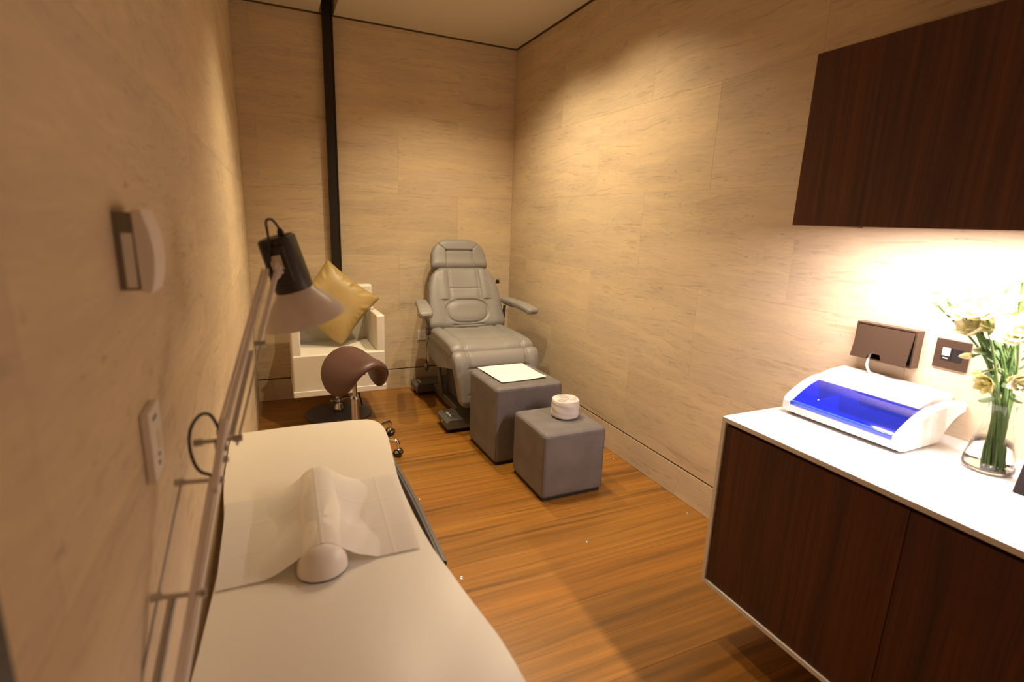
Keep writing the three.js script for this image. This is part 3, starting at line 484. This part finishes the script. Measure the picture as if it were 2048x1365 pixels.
// ---------------------------------------------------------------- salon chair and cushion
{
  const t = thing('salon_chair', 'cream square armchair on round dark metal base by far wall', 'chair', [0.557, 0, 0.49]);
  const g = (x0, x1, y0, y1, z0, z1, r = 0.014) => uvm(rbox(x0, x1, y0, y1, z0, z1, r, 4));
  const arm = (s) => { const q = new THREE.Shape(); q.moveTo(-0.24, 0.262); q.lineTo(0.262, 0.268); q.lineTo(0.268, 0.80); q.quadraticCurveTo(0.268, 0.815, 0.25, 0.815); q.lineTo(-0.16, 0.80); q.lineTo(-0.24, 0.80); q.closePath(); const e = new THREE.ExtrudeGeometry(q, { depth: 0.036, bevelEnabled: true, bevelThickness: 0.011, bevelSize: 0.010, bevelOffset: -0.010, bevelSegments: 4 }); e.rotateY(-Math.PI / 2); e.translate(s * 0.283 + 0.018, 0, 0); return e; };
  obj('armrest', arm(-1), M.cream, t); obj('armrest', arm(1), M.cream, t);
  obj('seat', g(-0.258, 0.258, 0.42, 0.552, -0.16, 0.24, 0.012), M.cream, t);
  obj('front_panel', g(-0.311, 0.311, 0.264, 0.554, 0.20, 0.271, 0.011), M.cream, t);
  const back = rbox(-0.311, 0.311, 0.30, 0.975, -0.235, -0.165, 0.018, 5); { const p = back.attributes.position; for (let i = 0; i < p.count; i++) { const k = Math.max(0, p.getY(i) - 0.5); p.setZ(i, p.getZ(i) - 0.10 * k); } back.computeVertexNormals(); }
  obj('backrest', back, M.cream, t);
  obj('hem', [rbox(-0.316, 0.316, 0.256, 0.300, 0.255, 0.275, 0.006, 3), rbox(-0.316, -0.300, 0.256, 0.305, -0.22, 0.27, 0.006, 3), rbox(0.300, 0.316, 0.256, 0.305, -0.22, 0.27, 0.006, 3)], M.cream, t);
  obj('seat_plate', rbox(-0.2, 0.2, 0.235, 0.262, -0.16, 0.18, 0.004, 2), M.black, t);
  const b = obj('base_disc', lathe([[0, 0.001], [0.240, 0.001], [0.245, 0.004], [0.243, 0.010], [0.20, 0.015], [0.05, 0.022], [0, 0.022]], 72).translate(0.003, 0, -0.03), M.disc, t);
  obj('pump_column', [lathe([[0, 0.02], [0.040, 0.02], [0.036, 0.05], [0.028, 0.075], [0.026, 0.10], [0.032, 0.104], [0.032, 0.112], [0.02, 0.114], [0.02, 0.236], [0, 0.236]], 32).translate(0.003, 0, -0.03)], M.chrome, t);
  obj('pump_pedal', [rod(V(-0.045, 0.118, 0.0), V(0.06, 0.132, 0.0), 0.006), rod(V(0.05, 0.131, 0.0), V(0.085, 0.136, 0.004), 0.009), rod(V(-0.045, 0.118, 0.0), V(-0.05, 0.112, -0.03), 0.006)], M.chrome, t);
  obj('rear_bracket', bar(V(0.14, 0.24, -0.06), V(0.19, 0.03, -0.10), 0.012, 0.03), M.black, t);
}
{
  const t = thing('gold_cushion', 'gold satin cushion standing on its corner in the cream chair', 'cushion', [0.562, 0.862, 0.465]);
  const S = 0.232, face = (sg) => grid(70, 70, (u, v) => {
    const a = 2 * u - 1, b = 2 * v - 1, e = (1 - a ** 4) * (1 - b ** 4);
    const pin = 1 - 0.07 * (1 - Math.abs(a) ** 2) * b * b - 0.0, pin2 = 1 - 0.07 * (1 - Math.abs(b) ** 2) * a * a;
    const rad = Math.max(Math.abs(a), Math.abs(b)), an = Math.atan2(b, a);
    const wr = 0.0035 * sm(0.62, 0.9, rad) * sm(1.0, 0.93, rad) * (Math.sin(an * 17) * sm(-0.2, 0.6, b) + 0.4 * Math.sin(an * 29 + 1)) + 0.004 * Math.sin(a * 4 + b * 3) * e;
    return V(a * S * pin2, b * S * pin, sg * (0.078 * Math.max(0, e) ** 0.5 + (sg > 0 ? wr * Math.min(1, e * 3) : 0)));
  }, (u, v) => [u * 0.46, v * 0.46]);
  const f = face(1), bk = face(-1); { const ix = bk.index.array; for (let i = 0; i < ix.length; i += 3) { const q = ix[i]; ix[i] = ix[i + 1]; ix[i + 1] = q; } bk.computeVertexNormals(); }
  const sag = (g) => { const p = g.attributes.position; for (let i = 0; i < p.count; i++) { const x = p.getX(i), y = p.getY(i), d = (x - y) / (S * 1.414) * 0.7071 * 2; let k = Math.max(0, (x - y) / (2 * S) - 0.72); const m = k * k * 0.9 * S; p.setX(i, x - m * 1.0); p.setY(i, y + m * 1.0); } g.computeVertexNormals(); return g; };
  const body = sag(mergeGeometries([f, bk].map(clean))); body.rotateZ(-0.70); body.rotateX(-0.30); 
  obj('cover', body, M.gold, t);
  const pts = []; for (let i = 0; i < 80; i++) { const k = i / 80 * 4, s = Math.floor(k), q = (k - s) * 2 - 1; const e = [[q, -1], [1, q], [-q, 1], [-1, -q]][s]; const [a, b] = e; pts.push(V(a * S * (1 - 0.07 * (1 - b * b) * a * a), b * S * (1 - 0.07 * (1 - a * a) * b * b), 0)); }
  const sg = new THREE.TubeGeometry(new THREE.CatmullRomCurve3(pts, true), 240, 0.0028, 6, true); sag(sg); sg.rotateZ(-0.70); sg.rotateX(-0.30);
  obj('piping', sg, M.gold, t);
}
// ---------------------------------------------------------------- saddle stool
{
  const t = thing('saddle_stool', 'brown leather saddle stool on chrome star base', 'stool', [0.592, 0, 1.17]);
  // saddle: inverted U across, rising to the rear; local +z is the front (open arch towards the viewer)
  const RN = 0.60, section = (s) => { const k = (s + 1) / 2; return { half: 0.300 - 0.02 * k, R: 0.180 - 0.066 * k, y: RN + 0.055 * (1 - k) ** 2 + 0.03 * k * k, z: 0.175 * s }; };
  const mid = (s, q) => { const c = section(s), arc = q * c.half, a = arc / c.R; const lim = 1.40, sa = Math.max(-lim, Math.min(lim, a)); const ex = Math.abs(a) > lim ? (Math.abs(a) - lim) * c.R * Math.sign(a) : 0; return V(c.R * Math.sin(sa) + ex * Math.cos(lim), c.y - c.R * (1 - Math.cos(sa)) - Math.abs(ex) * Math.sin(lim), c.z * (1 - 0.12 * q * q) - 0.03 * q * q); };
  const nor = (s, q) => { const d = 0.01, a = mid(s + d, q).sub(mid(s - d, q)), b = mid(s, q + d).sub(mid(s, q - d)); return a.cross(b).normalize(); };
  const shell = grid(120, 60, (u, v) => {
    // u goes round the rim direction, v from top centre to bottom centre: polar map of a superellipse
    const a = u * Math.PI * 2, k = v < 0.5 ? v * 2 : (1 - v) * 2, rr2 = 1 - (1 - k) ** 1.6;
    const ca = Math.cos(a), sa = Math.sin(a), n = 2.5, r0 = 1 / (Math.abs(ca) ** n + Math.abs(sa) ** n) ** (1 / n);
    const rad = Math.min(1, rr2), s = r0 * rad * sa, q = r0 * rad * ca, N = nor(s, q), P = mid(s, q);
    const th = 0.036 * Math.sqrt(Math.max(0, 1 - rad ** 5));
    return P.addScaledVector(N, (v < 0.5 ? 1 : -0.8) * th);
  });
  { const chk = nor(0, 0); if (chk.y < 0) { const p = shell.attributes.position; for (let i = 0; i < p.count; i++) { } } }
  const seat = shell; seat.computeVertexNormals(); seat.rotateX(0.08); seat.rotateY(0.46); seat.translate(0.0, 0.0, 0);
  obj('seat', seat, M.brown, t);
  obj('mount_plate', rbox(-0.06, 0.06, 0.525, 0.545, -0.07, 0.07, 0.004, 2), M.black, t);
  obj('gas_lift', [rod(V(0, 0.12, 0), V(0, 0.36, 0), 0.025, 0.025, 24), rod(V(0, 0.36, 0), V(0, 0.535, 0), 0.014, 0.014, 20), rod(V(0, 0.355, 0), V(0, 0.37, 0), 0.028, 0.02, 24)], M.steel, t);
  obj('hub', lathe([[0, 0.06], [0.04, 0.06], [0.045, 0.075], [0.042, 0.12], [0.03, 0.135], [0, 0.135]], 28), M.chrome, t);
  for (let i = 0; i < 5; i++) {
    const a = 0.06 + Math.PI / 5 + i * Math.PI * 2 / 5 - Math.PI * 2 / 5, d = V(Math.cos(a), 0, Math.sin(a)), at = (r, y) => d.clone().multiplyScalar(r).add(V(0, y, 0));
    const leg = obj('leg', [(() => { const g = tube([at(0.03, 0.095), at(0.13, 0.112), at(0.25, 0.108), at(0.290, 0.099), at(0.302, 0.078)], 0.014, 40, 10); return g; })()], M.chrome, t);
    obj('caster', [rod(at(0.30, 0.04), at(0.30, 0.085), 0.009), (() => { const g = new THREE.SphereGeometry(0.026, 24, 16, 0, Math.PI * 2, 0, Math.PI * 0.55); g.translate(0, 0.032, 0); g.translate(d.x * 0.30, 0, d.z * 0.30); return g; })()], M.chrome, leg);
    const w = V(-d.z, 0, d.x); for (const s of [-1, 1]) obj('wheel', rod(at(0.30, 0.0265).addScaledVector(w, s * 0.006), at(0.30, 0.0265).addScaledVector(w, s * 0.022), 0.026, 0.026, 28), M.rubber, leg);
  }
}
// ---------------------------------------------------------------- steriliser on the worktop
{
  const t = thing('sterilizer_box', 'white tabletop sterilizer with transparent blue lid on worktop', 'sterilizer', [1.832, CY, 3.236], 0.03);
  // local x: front to back (0..0.33), z: along the worktop (0..0.405)
  const Lz = 0.405, wy = (x) => 0.052 + 0.068 * (1 - (1 - Math.min(1, x / 0.17)) ** 1.7);                    // curve of the window and cheeks
  const cheek = () => { const s = new THREE.Shape(); s.moveTo(0.018, 0.010); s.lineTo(-0.002, 0.022); s.lineTo(0.0, 0.050); for (let i = 1; i <= 20; i++) { const x = 0.18 * i / 20; s.lineTo(x, wy(x) + 0.004); } s.quadraticCurveTo(0.26, 0.134, 0.326, 0.124); s.lineTo(0.328, 0.096); s.quadraticCurveTo(0.245, 0.085, 0.20, 0.010); s.closePath(); return s; };
  for (const z of [0, Lz - 0.034]) obj('side_cheek', new THREE.ExtrudeGeometry(cheek(), { depth: 0.028, bevelEnabled: true, bevelThickness: 0.003, bevelSize: 0.003, bevelOffset: -0.002, bevelSegments: 3 }).translate(0, 0, z + 0.003), M.white, t);
  obj('front_lip', rbox(-0.004, 0.016, 0.010, 0.050, 0.002, Lz - 0.002, 0.004, 3), M.white, t);
  obj('tray', rbox(0.004, 0.20, 0.008, 0.016, 0.01, Lz - 0.01, 0.003, 2), M.white, t);
  obj('rear_wall', rbox(0.196, 0.204, 0.012, 0.118, 0.02, Lz - 0.02, 0.002, 2), M.white, t);
  for (const [x, z] of [[0.03, 0.03], [0.03, Lz - 0.03], [0.17, 0.03], [0.17, Lz - 0.03]]) obj('foot', rod(V(x, 0.0004, z), V(x, 0.010, z), 0.012), M.rubber, t);
  const ls = new THREE.Shape(); ls.moveTo(0.134, 0.116); ls.lineTo(0.137, 0.122); ls.lineTo(0.23, 0.142); ls.lineTo(0.318, 0.147); ls.quadraticCurveTo(0.328, 0.146, 0.328, 0.136); ls.lineTo(0.328, 0.112); ls.lineTo(0.20, 0.112); ls.closePath();
  obj('lid_top', new THREE.ExtrudeGeometry(ls, { depth: Lz - 0.054, bevelEnabled: true, bevelThickness: 0.002, bevelSize: 0.002, bevelOffset: -0.002, bevelSegments: 2 }).translate(0, 0, 0.010), M.white, t);
  const win = grid(40, 4, (u, v) => { const x = 0.002 + 0.136 * u; return V(x, wy(x) + 0.001, Lz - 0.034 + (0.031 - Lz + 0.034) * v); });
  obj('window', win, M.blue, t);
  obj('window_lip', [rbox(-0.008, 0.004, 0.036, 0.0535, 0.031, Lz - 0.034, 0.004, 3)], mat({ color: lin(0.01, 0.07, 0.70), roughness: 0.12, clearcoat: 1, clearcoatRoughness: 0.05 }), t);
  obj('lamp_reflector', rbox(0.105, 0.125, 0.076, 0.104, 0.20, 0.35, 0.003, 2), M.greyBase, t);
  obj('divider', rbox(0.03, 0.16, 0.016, 0.075, 0.105, 0.109, 0.001, 1), M.white, t);
  const tool = (name, label, x0, z0, x1, z1) => { const o = thing(name, label, 'tool', [0, 0, 0]); o.position.copy(t.position); o.rotation.copy(t.rotation); return o; };
  const n = tool('nail_clipper', 'small metal clippers lying inside the blue sterilizer', 0, 0, 0, 0);
  obj('handle', [bar(V(0.05, 0.022, 0.10), V(0.075, 0.022, 0.17), 0.012, 0.008), bar(V(0.075, 0.022, 0.10), V(0.06, 0.022, 0.17), 0.012, 0.008)][0], M.greyDark, n);
  obj('handle', bar(V(0.075, 0.024, 0.10), V(0.06, 0.024, 0.17), 0.012, 0.008), M.greyDark, n);
  obj('jaw', bar(V(0.067, 0.024, 0.165), V(0.069, 0.024, 0.205), 0.02, 0.008), M.steel, n);
  const f = tool('nail_file', 'flat nail file lying inside the blue sterilizer', 0, 0, 0, 0);
  obj('file_blade', bar(V(0.06, 0.021, 0.22), V(0.10, 0.021, 0.35), 0.018, 0.006), M.white, f);
}
{
  const t = thing('socket_box', 'open bronze flip-cover socket box on wall above sterilizer', 'socket', [W, 1.052, 3.262]);
  // local: x negative is out of the wall, z along it
  const B = M.socket = mat({ color: lin(0.115, 0.075, 0.05), roughness: 0.32, metalness: 0.55 });
  obj('frame', [rbox(-0.042, -0.001, 0.0, 0.006, 0, 0.205, 0.001, 1), rbox(-0.042, -0.001, 0.126, 0.132, 0, 0.205, 0.001, 1), rbox(-0.042, -0.001, 0.006, 0.126, 0, 0.006, 0.001, 1), rbox(-0.042, -0.001, 0.006, 0.126, 0.199, 0.205, 0.001, 1)], B, t);
  obj('back_plate', rbox(-0.008, -0.001, 0.005, 0.127, 0.005, 0.2, 0.001, 1), M.black, t);
  const s = new THREE.Shape(); s.moveTo(0.007, 0); s.lineTo(0.060, 0); s.lineTo(0.072, 0.024); s.lineTo(0.108, 0.024); s.lineTo(0.118, 0); s.lineTo(0.196, 0); s.lineTo(0.196, 0.121); s.lineTo(0.007, 0.121); s.closePath();
  const flap = new THREE.ExtrudeGeometry(s, { depth: 0.003, bevelEnabled: true, bevelThickness: 0.0006, bevelSize: 0.0006, bevelSegments: 1 }); flap.rotateY(-Math.PI / 2); flap.translate(0, -0.124, 0); flap.rotateZ(-0.20); flap.translate(-0.036, 0.125, 0);
  obj('flap', flap, B, t);
  for (const z of [0.06, 0.14]) obj('socket_face', rbox(-0.012, -0.008, 0.03, 0.10, z - 0.03, z + 0.03, 0.002, 2), M.rubber, t);
  obj('plug', rbox(-0.034, -0.012, 0.03, 0.065, 0.05, 0.085, 0.004, 2), M.black, t);
}
{
  const t = thing('data_plate', 'square bronze data outlet plate on wall left of the flowers', 'outlet', [W, 1.074, 3.508]);
  obj('plate', rbox(-0.007, -0.0005, 0, 0.098, 0, 0.098, 0.002, 3), M.socket, t);
  obj('module', rbox(-0.009, -0.006, 0.028, 0.072, 0.022, 0.050, 0.001, 1), M.black, t);
  obj('module', rbox(-0.009, -0.006, 0.028, 0.072, 0.051, 0.080, 0.001, 1), M.black, t);
  obj('white_shutter', rbox(-0.0105, -0.0088, 0.044, 0.070, 0.024, 0.046, 0.0005, 1), M.white, t);
  obj('mark', rbox(-0.0100, -0.0088, 0.034, 0.0365, 0.028, 0.042, 0.0003, 1), M.white, t);
  for (const z of [0.009, 0.089]) obj('screw', rod(V(-0.0082, 0.049, z), V(-0.006, 0.049, z), 0.0035), M.socket, t);
}
tag(obj('power_cord', tube([V(W - 0.03, 1.085, 3.325), V(W - 0.042, 1.055, 3.325), V(W - 0.05, 1.03, 3.328), V(W - 0.048, 1.0, 3.345), V(W - 0.035, 0.965, 3.36), V(W - 0.02, 0.93, 3.37), V(W - 0.018, 0.88, 3.38), V(W - 0.02, 0.862, 3.40)], 0.0042, 60, 10), M.white), 'short white power cord hanging from the bronze socket box', 'cord');
// ---------------------------------------------------------------- vase of lisianthus
const VX = 1.99, VZ = 3.785;
{
  const t = thing('glass_vase', 'clear conical glass vase holding cut flowers on worktop', 'vase', [VX, CY + 0.0004, VZ]);
  const o = [[0, 0], [0.052, 0], [0.058, 0.004], [0.0595, 0.014], [0.057, 0.035], [0.048, 0.075], [0.036, 0.118], [0.0295, 0.148], [0.0285, 0.172], [0.031, 0.196]];
  const inn = [[0.0298, 0.196], [0.0272, 0.172], [0.0282, 0.148], [0.0345, 0.118], [0.0462, 0.075], [0.0552, 0.036], [0.0565, 0.016], [0.053, 0.009], [0, 0.008]];
  obj('glass', lathe([...o, ...inn], 64), M.glass, t);
  obj('water', lathe([[0, 0.0085], [0.0525, 0.0094], [0.0561, 0.016], [0.0548, 0.036], [0.0458, 0.075], [0.0415, 0.090], [0, 0.090]], 56), M.water, t);
}
{
  // one petal, one bud and one leaf shape, shared
  const petalG = grid(8, 8, (u, v) => { const a = (u - 0.5) * 2, w = 0.019 * Math.sin(Math.PI * Math.min(0.86, 0.10 + 0.76 * v)) ** 0.75; return V(a * w, 0.036 * v - 0.007 * a * a * v * v, 0.002 + 0.019 * Math.sin(Math.min(1, v * 1.1) * Math.PI / 2) * 0.9 - 0.0075 * a * a * v + 0.0018 * Math.sin(a * 9) * v * v + 0.007 * v ** 5); });
  const coreG = new THREE.SphereGeometry(0.0075, 10, 8).scale(1, 1.3, 1).translate(0, 0.012, 0);
  const calyxG = lathe([[0.001, -0.004], [0.006, 0.0], [0.008, 0.006], [0.006, 0.010]], 10);
  const budG = lathe([[0, 0], [0.005, 0.001], [0.0095, 0.010], [0.0095, 0.019], [0.005, 0.031], [0, 0.037]], 12);
  const leafG = grid(6, 12, (u, v) => { const w = 0.032 * Math.sin(Math.PI * (0.04 + 0.94 * v ** 0.8)) ** 0.9; return V((u - 0.5) * w, 0.075 * v - 0.030 * v * v, 0.010 * Math.abs(u - 0.5) + 0.030 * v - 0.02 * v * v); });
  // [x, y, z of the head from the vase base, size, kind (0 bloom, 1 bud), tone, label]
  const heads = [
    [-0.05, 0.463, -0.162, 0.95, 0, 1, 'white lisianthus reaching furthest left over the outlet plate'],
    [-0.04, 0.480, -0.190, 0.55, 1, 2, 'tiny upper bud at the far left tip of the flowers'],
    [-0.06, 0.445, -0.175, 0.55, 1, 2, 'tiny lower bud at the far left tip of the flowers'],
    [-0.02, 0.458, -0.128, 1.05, 0, 0, 'cream lisianthus second from left along the top of the bunch'],
    [0.01, 0.480, -0.112, 1.15, 0, 2, 'yellow lisianthus at upper left of the bunch'],
    [-0.03, 0.478, -0.068, 1.25, 0, 1, 'white lisianthus at top middle of the bunch'],
    [-0.07, 0.440, -0.058, 1.40, 0, 1, 'large white lisianthus at the front middle of the bunch'],
    [-0.05, 0.430, -0.102, 1.20, 0, 0, 'cream lisianthus at the front left of the bunch'],
    [-0.06, 0.445, -0.028, 1.35, 0, 1, 'large white lisianthus right of the front middle bloom'],
    [0.03, 0.485, -0.065, 1.2, 0, 2, 'yellow lisianthus at the back of the bunch against the wall'],
    [0.00, 0.475, -0.026, 1.25, 0, 0, 'cream lisianthus at upper right of the bunch'],
    [-0.03, 0.402, -0.036, 1.15, 0, 2, 'yellow lisianthus below the large white middle blooms'],
    [-0.05, 0.386, -0.078, 1.15, 0, 0, 'pale drooping lisianthus at lower left of the bunch'],
    [-0.09, 0.402, 0.030, 1.45, 0, 1, 'large cream lisianthus cut by the right picture edge'],
    [-0.02, 0.537, -0.018, 0.9, 0, 1, 'topmost white lisianthus at the right picture edge'],
    [0.00, 0.431, -0.015, 1.2, 0, 2, 'yellow lisianthus at the right behind the large cream bloom'],
    [0.00, 0.408, -0.072, 1.1, 0, 2, 'yellow lisianthus deep in the middle of the stems'],
    [-0.05, 0.322, -0.070, 0.95, 1, 2, 'fat yellow bud beside the bronze outlet plate'],
    [-0.03, 0.342, -0.060, 0.7, 1, 2, 'small green bud above the broad left leaf'],
    [-0.05, 0.283, -0.044, 0.75, 1, 2, 'hanging green bud above the vase rim'],
    [-0.06, 0.262, -0.018, 0.85, 0, 2, 'small yellow bloom just above the vase rim'],
    [-0.05, 0.285, 0.040, 1.0, 0, 0, 'cream bloom low at the right picture edge above vase'],
  ];
  heads.forEach(([hx, hy, hz, sz, kind, tone, label], i) => {
    const t = thing('lisianthus_stem', label, 'flower', [VX, CY, VZ], 0, 'lisianthus in the glass vase');
    const a = i * 2.399, br = 0.006 + 0.020 * rnd(), b0 = V(br * Math.cos(a) + 0.006, 0.012, br * Math.sin(a) + 0.008), nk = V(0.016 * Math.cos(a + 0.6) - 0.002, 0.165, 0.016 * Math.sin(a + 0.6)), hd = V(hx, hy, hz);
    const low = hy < 0.36, mid = low ? V(nk.x * 1.1 + hx * 0.4, hy + 0.012, nk.z * 1.1 + hz * 0.45) : nk.clone().lerp(hd, 0.55).lerp(V(nk.x * 1.6, nk.y + (hy - nk.y) * 0.55, nk.z * 1.6), 0.45);
    obj('stem', tube([b0, b0.clone().lerp(nk, 0.5), nk, mid, hd], 0.0024 + 0.0008 * rnd(), 40, 6), M.stem[i % 2], t);
    const dir = low ? V(hx, -0.02, hz).normalize() : V(hx * 1.4 - 0.08, 0.16, hz * 1.2).normalize();
    const bl = new THREE.Group(); bl.name = kind ? 'bud' : 'bloom'; t.add(bl); bl.position.copy(hd); bl.quaternion.setFromUnitVectors(V(0, 1, 0), dir); bl.scale.setScalar(sz);
    obj('calyx', calyxG, M.stem[1], bl);
    if (kind) obj('bud_petals', budG, M.petal[2], bl); else {
      obj('flower_centre', coreG, M.petal[2], bl);
      for (let k = 0; k < 13; k++) { const inner = k < 5, p = obj('petal', petalG, M.petal[inner ? tone : (k % 4 === 0 ? 2 : tone)], bl); p.rotation.order = 'YXZ'; p.rotation.y = k * 2.4 + rr(-0.2, 0.2); p.rotation.x = inner ? rr(-0.25, -0.05) : rr(0.05, 0.45); p.scale.setScalar(inner ? rr(0.72, 0.85) : rr(0.95, 1.12)); }
    }
    if (i % 3 === 0 && hy > 0.3) for (let k = 0; k < 2; k++) { const lf = obj('leaf', leafG, M.leaf, t), at = nk.clone().lerp(mid, k ? 0.75 : 0.4); lf.position.copy(at); lf.rotation.set(rr(0.1, 0.5), i * 1.7 + k * 3, 0, 'YXZ'); lf.scale.setScalar(rr(0.6, 0.9)); }
  });
  for (let i = 0; i < 9; i++) {
    const a = i * 2.1 + 0.4, t = thing('cut_stem', 'bare green stem in the bundle standing inside the vase', 'stem', [VX, CY, VZ], 0, 'bare stems in the glass vase');
    obj('stem', tube([V(0.006 + 0.022 * Math.cos(a), 0.012, 0.008 + 0.018 * Math.sin(a)), V(0.014 * Math.cos(a), 0.09, 0.014 * Math.sin(a) + 0.004), V(0.019 * Math.cos(a + 0.3), 0.168, 0.019 * Math.sin(a + 0.3)), V(0.034 * Math.cos(a + 0.5) - 0.016, 0.29, 0.034 * Math.sin(a + 0.5) - 0.018), V(0.045 * Math.cos(a + 0.5) - 0.03, 0.40, 0.045 * Math.sin(a + 0.5) - 0.045)], 0.0026, 36, 6), M.stem[i % 2], t);
    const lf = obj('leaf', leafG, M.leaf, t); lf.position.set(0.036 * Math.cos(a + 0.5) - 0.018, 0.30 + 0.008 * i, 0.036 * Math.sin(a + 0.5) - 0.02); lf.rotation.set(rr(0.0, 0.4), a, 0, 'YXZ'); lf.scale.setScalar(rr(0.7, 1.0));
  }
  const t = thing('leaf_sprig', 'sprig of broad green leaves hanging over the glass vase rim', 'leaves', [VX, CY, VZ]);
  obj('stem', tube([V(0.0, 0.015, 0.01), V(-0.008, 0.1, 0.0), V(-0.014, 0.17, 0.0), V(-0.020, 0.24, 0.0), V(-0.026, 0.33, -0.02)], 0.0024, 24, 6), M.stem[0], t);
  for (const [y, x, z, ry, rx, s] of [[0.222, -0.028, -0.012, 4.2, 1.75, 0.95], [0.262, -0.034, 0.000, -0.5, 1.25, 1.25], [0.340, -0.028, -0.025, 3.5, 1.35, 1.15], [0.232, -0.026, 0.016, -0.2, 1.6, 0.8]]) { const lf = obj('leaf', leafG, M.leaf, t); lf.position.set(x, y, z); lf.rotation.set(rx, ry, 0, 'YXZ'); lf.scale.setScalar(s); }
}
{
  const t = thing('menu_holder', 'black upright panel at right edge of the worktop', 'holder', [1.885, CY, 3.885], 0.0);
  const s = new THREE.Shape(); s.moveTo(0, 0.0006); s.lineTo(0.12, 0.0006); s.lineTo(0.066, 0.19); s.lineTo(0.056, 0.19); s.closePath();
  obj('panel', new THREE.ExtrudeGeometry(s, { depth: 0.20, bevelEnabled: true, bevelThickness: 0.002, bevelSize: 0.0015, bevelOffset: -0.0015, bevelSegments: 2 }).translate(0, 0, 0.002), M.lampBlack, t);
  obj('face_card', new THREE.BoxGeometry(0.0012, 0.17, 0.17).translate(0, 0.095, 0.102).rotateZ(-0.286).translate(-0.0005, 0, 0), M.black, t);
}
renderer.render(scene, camera);
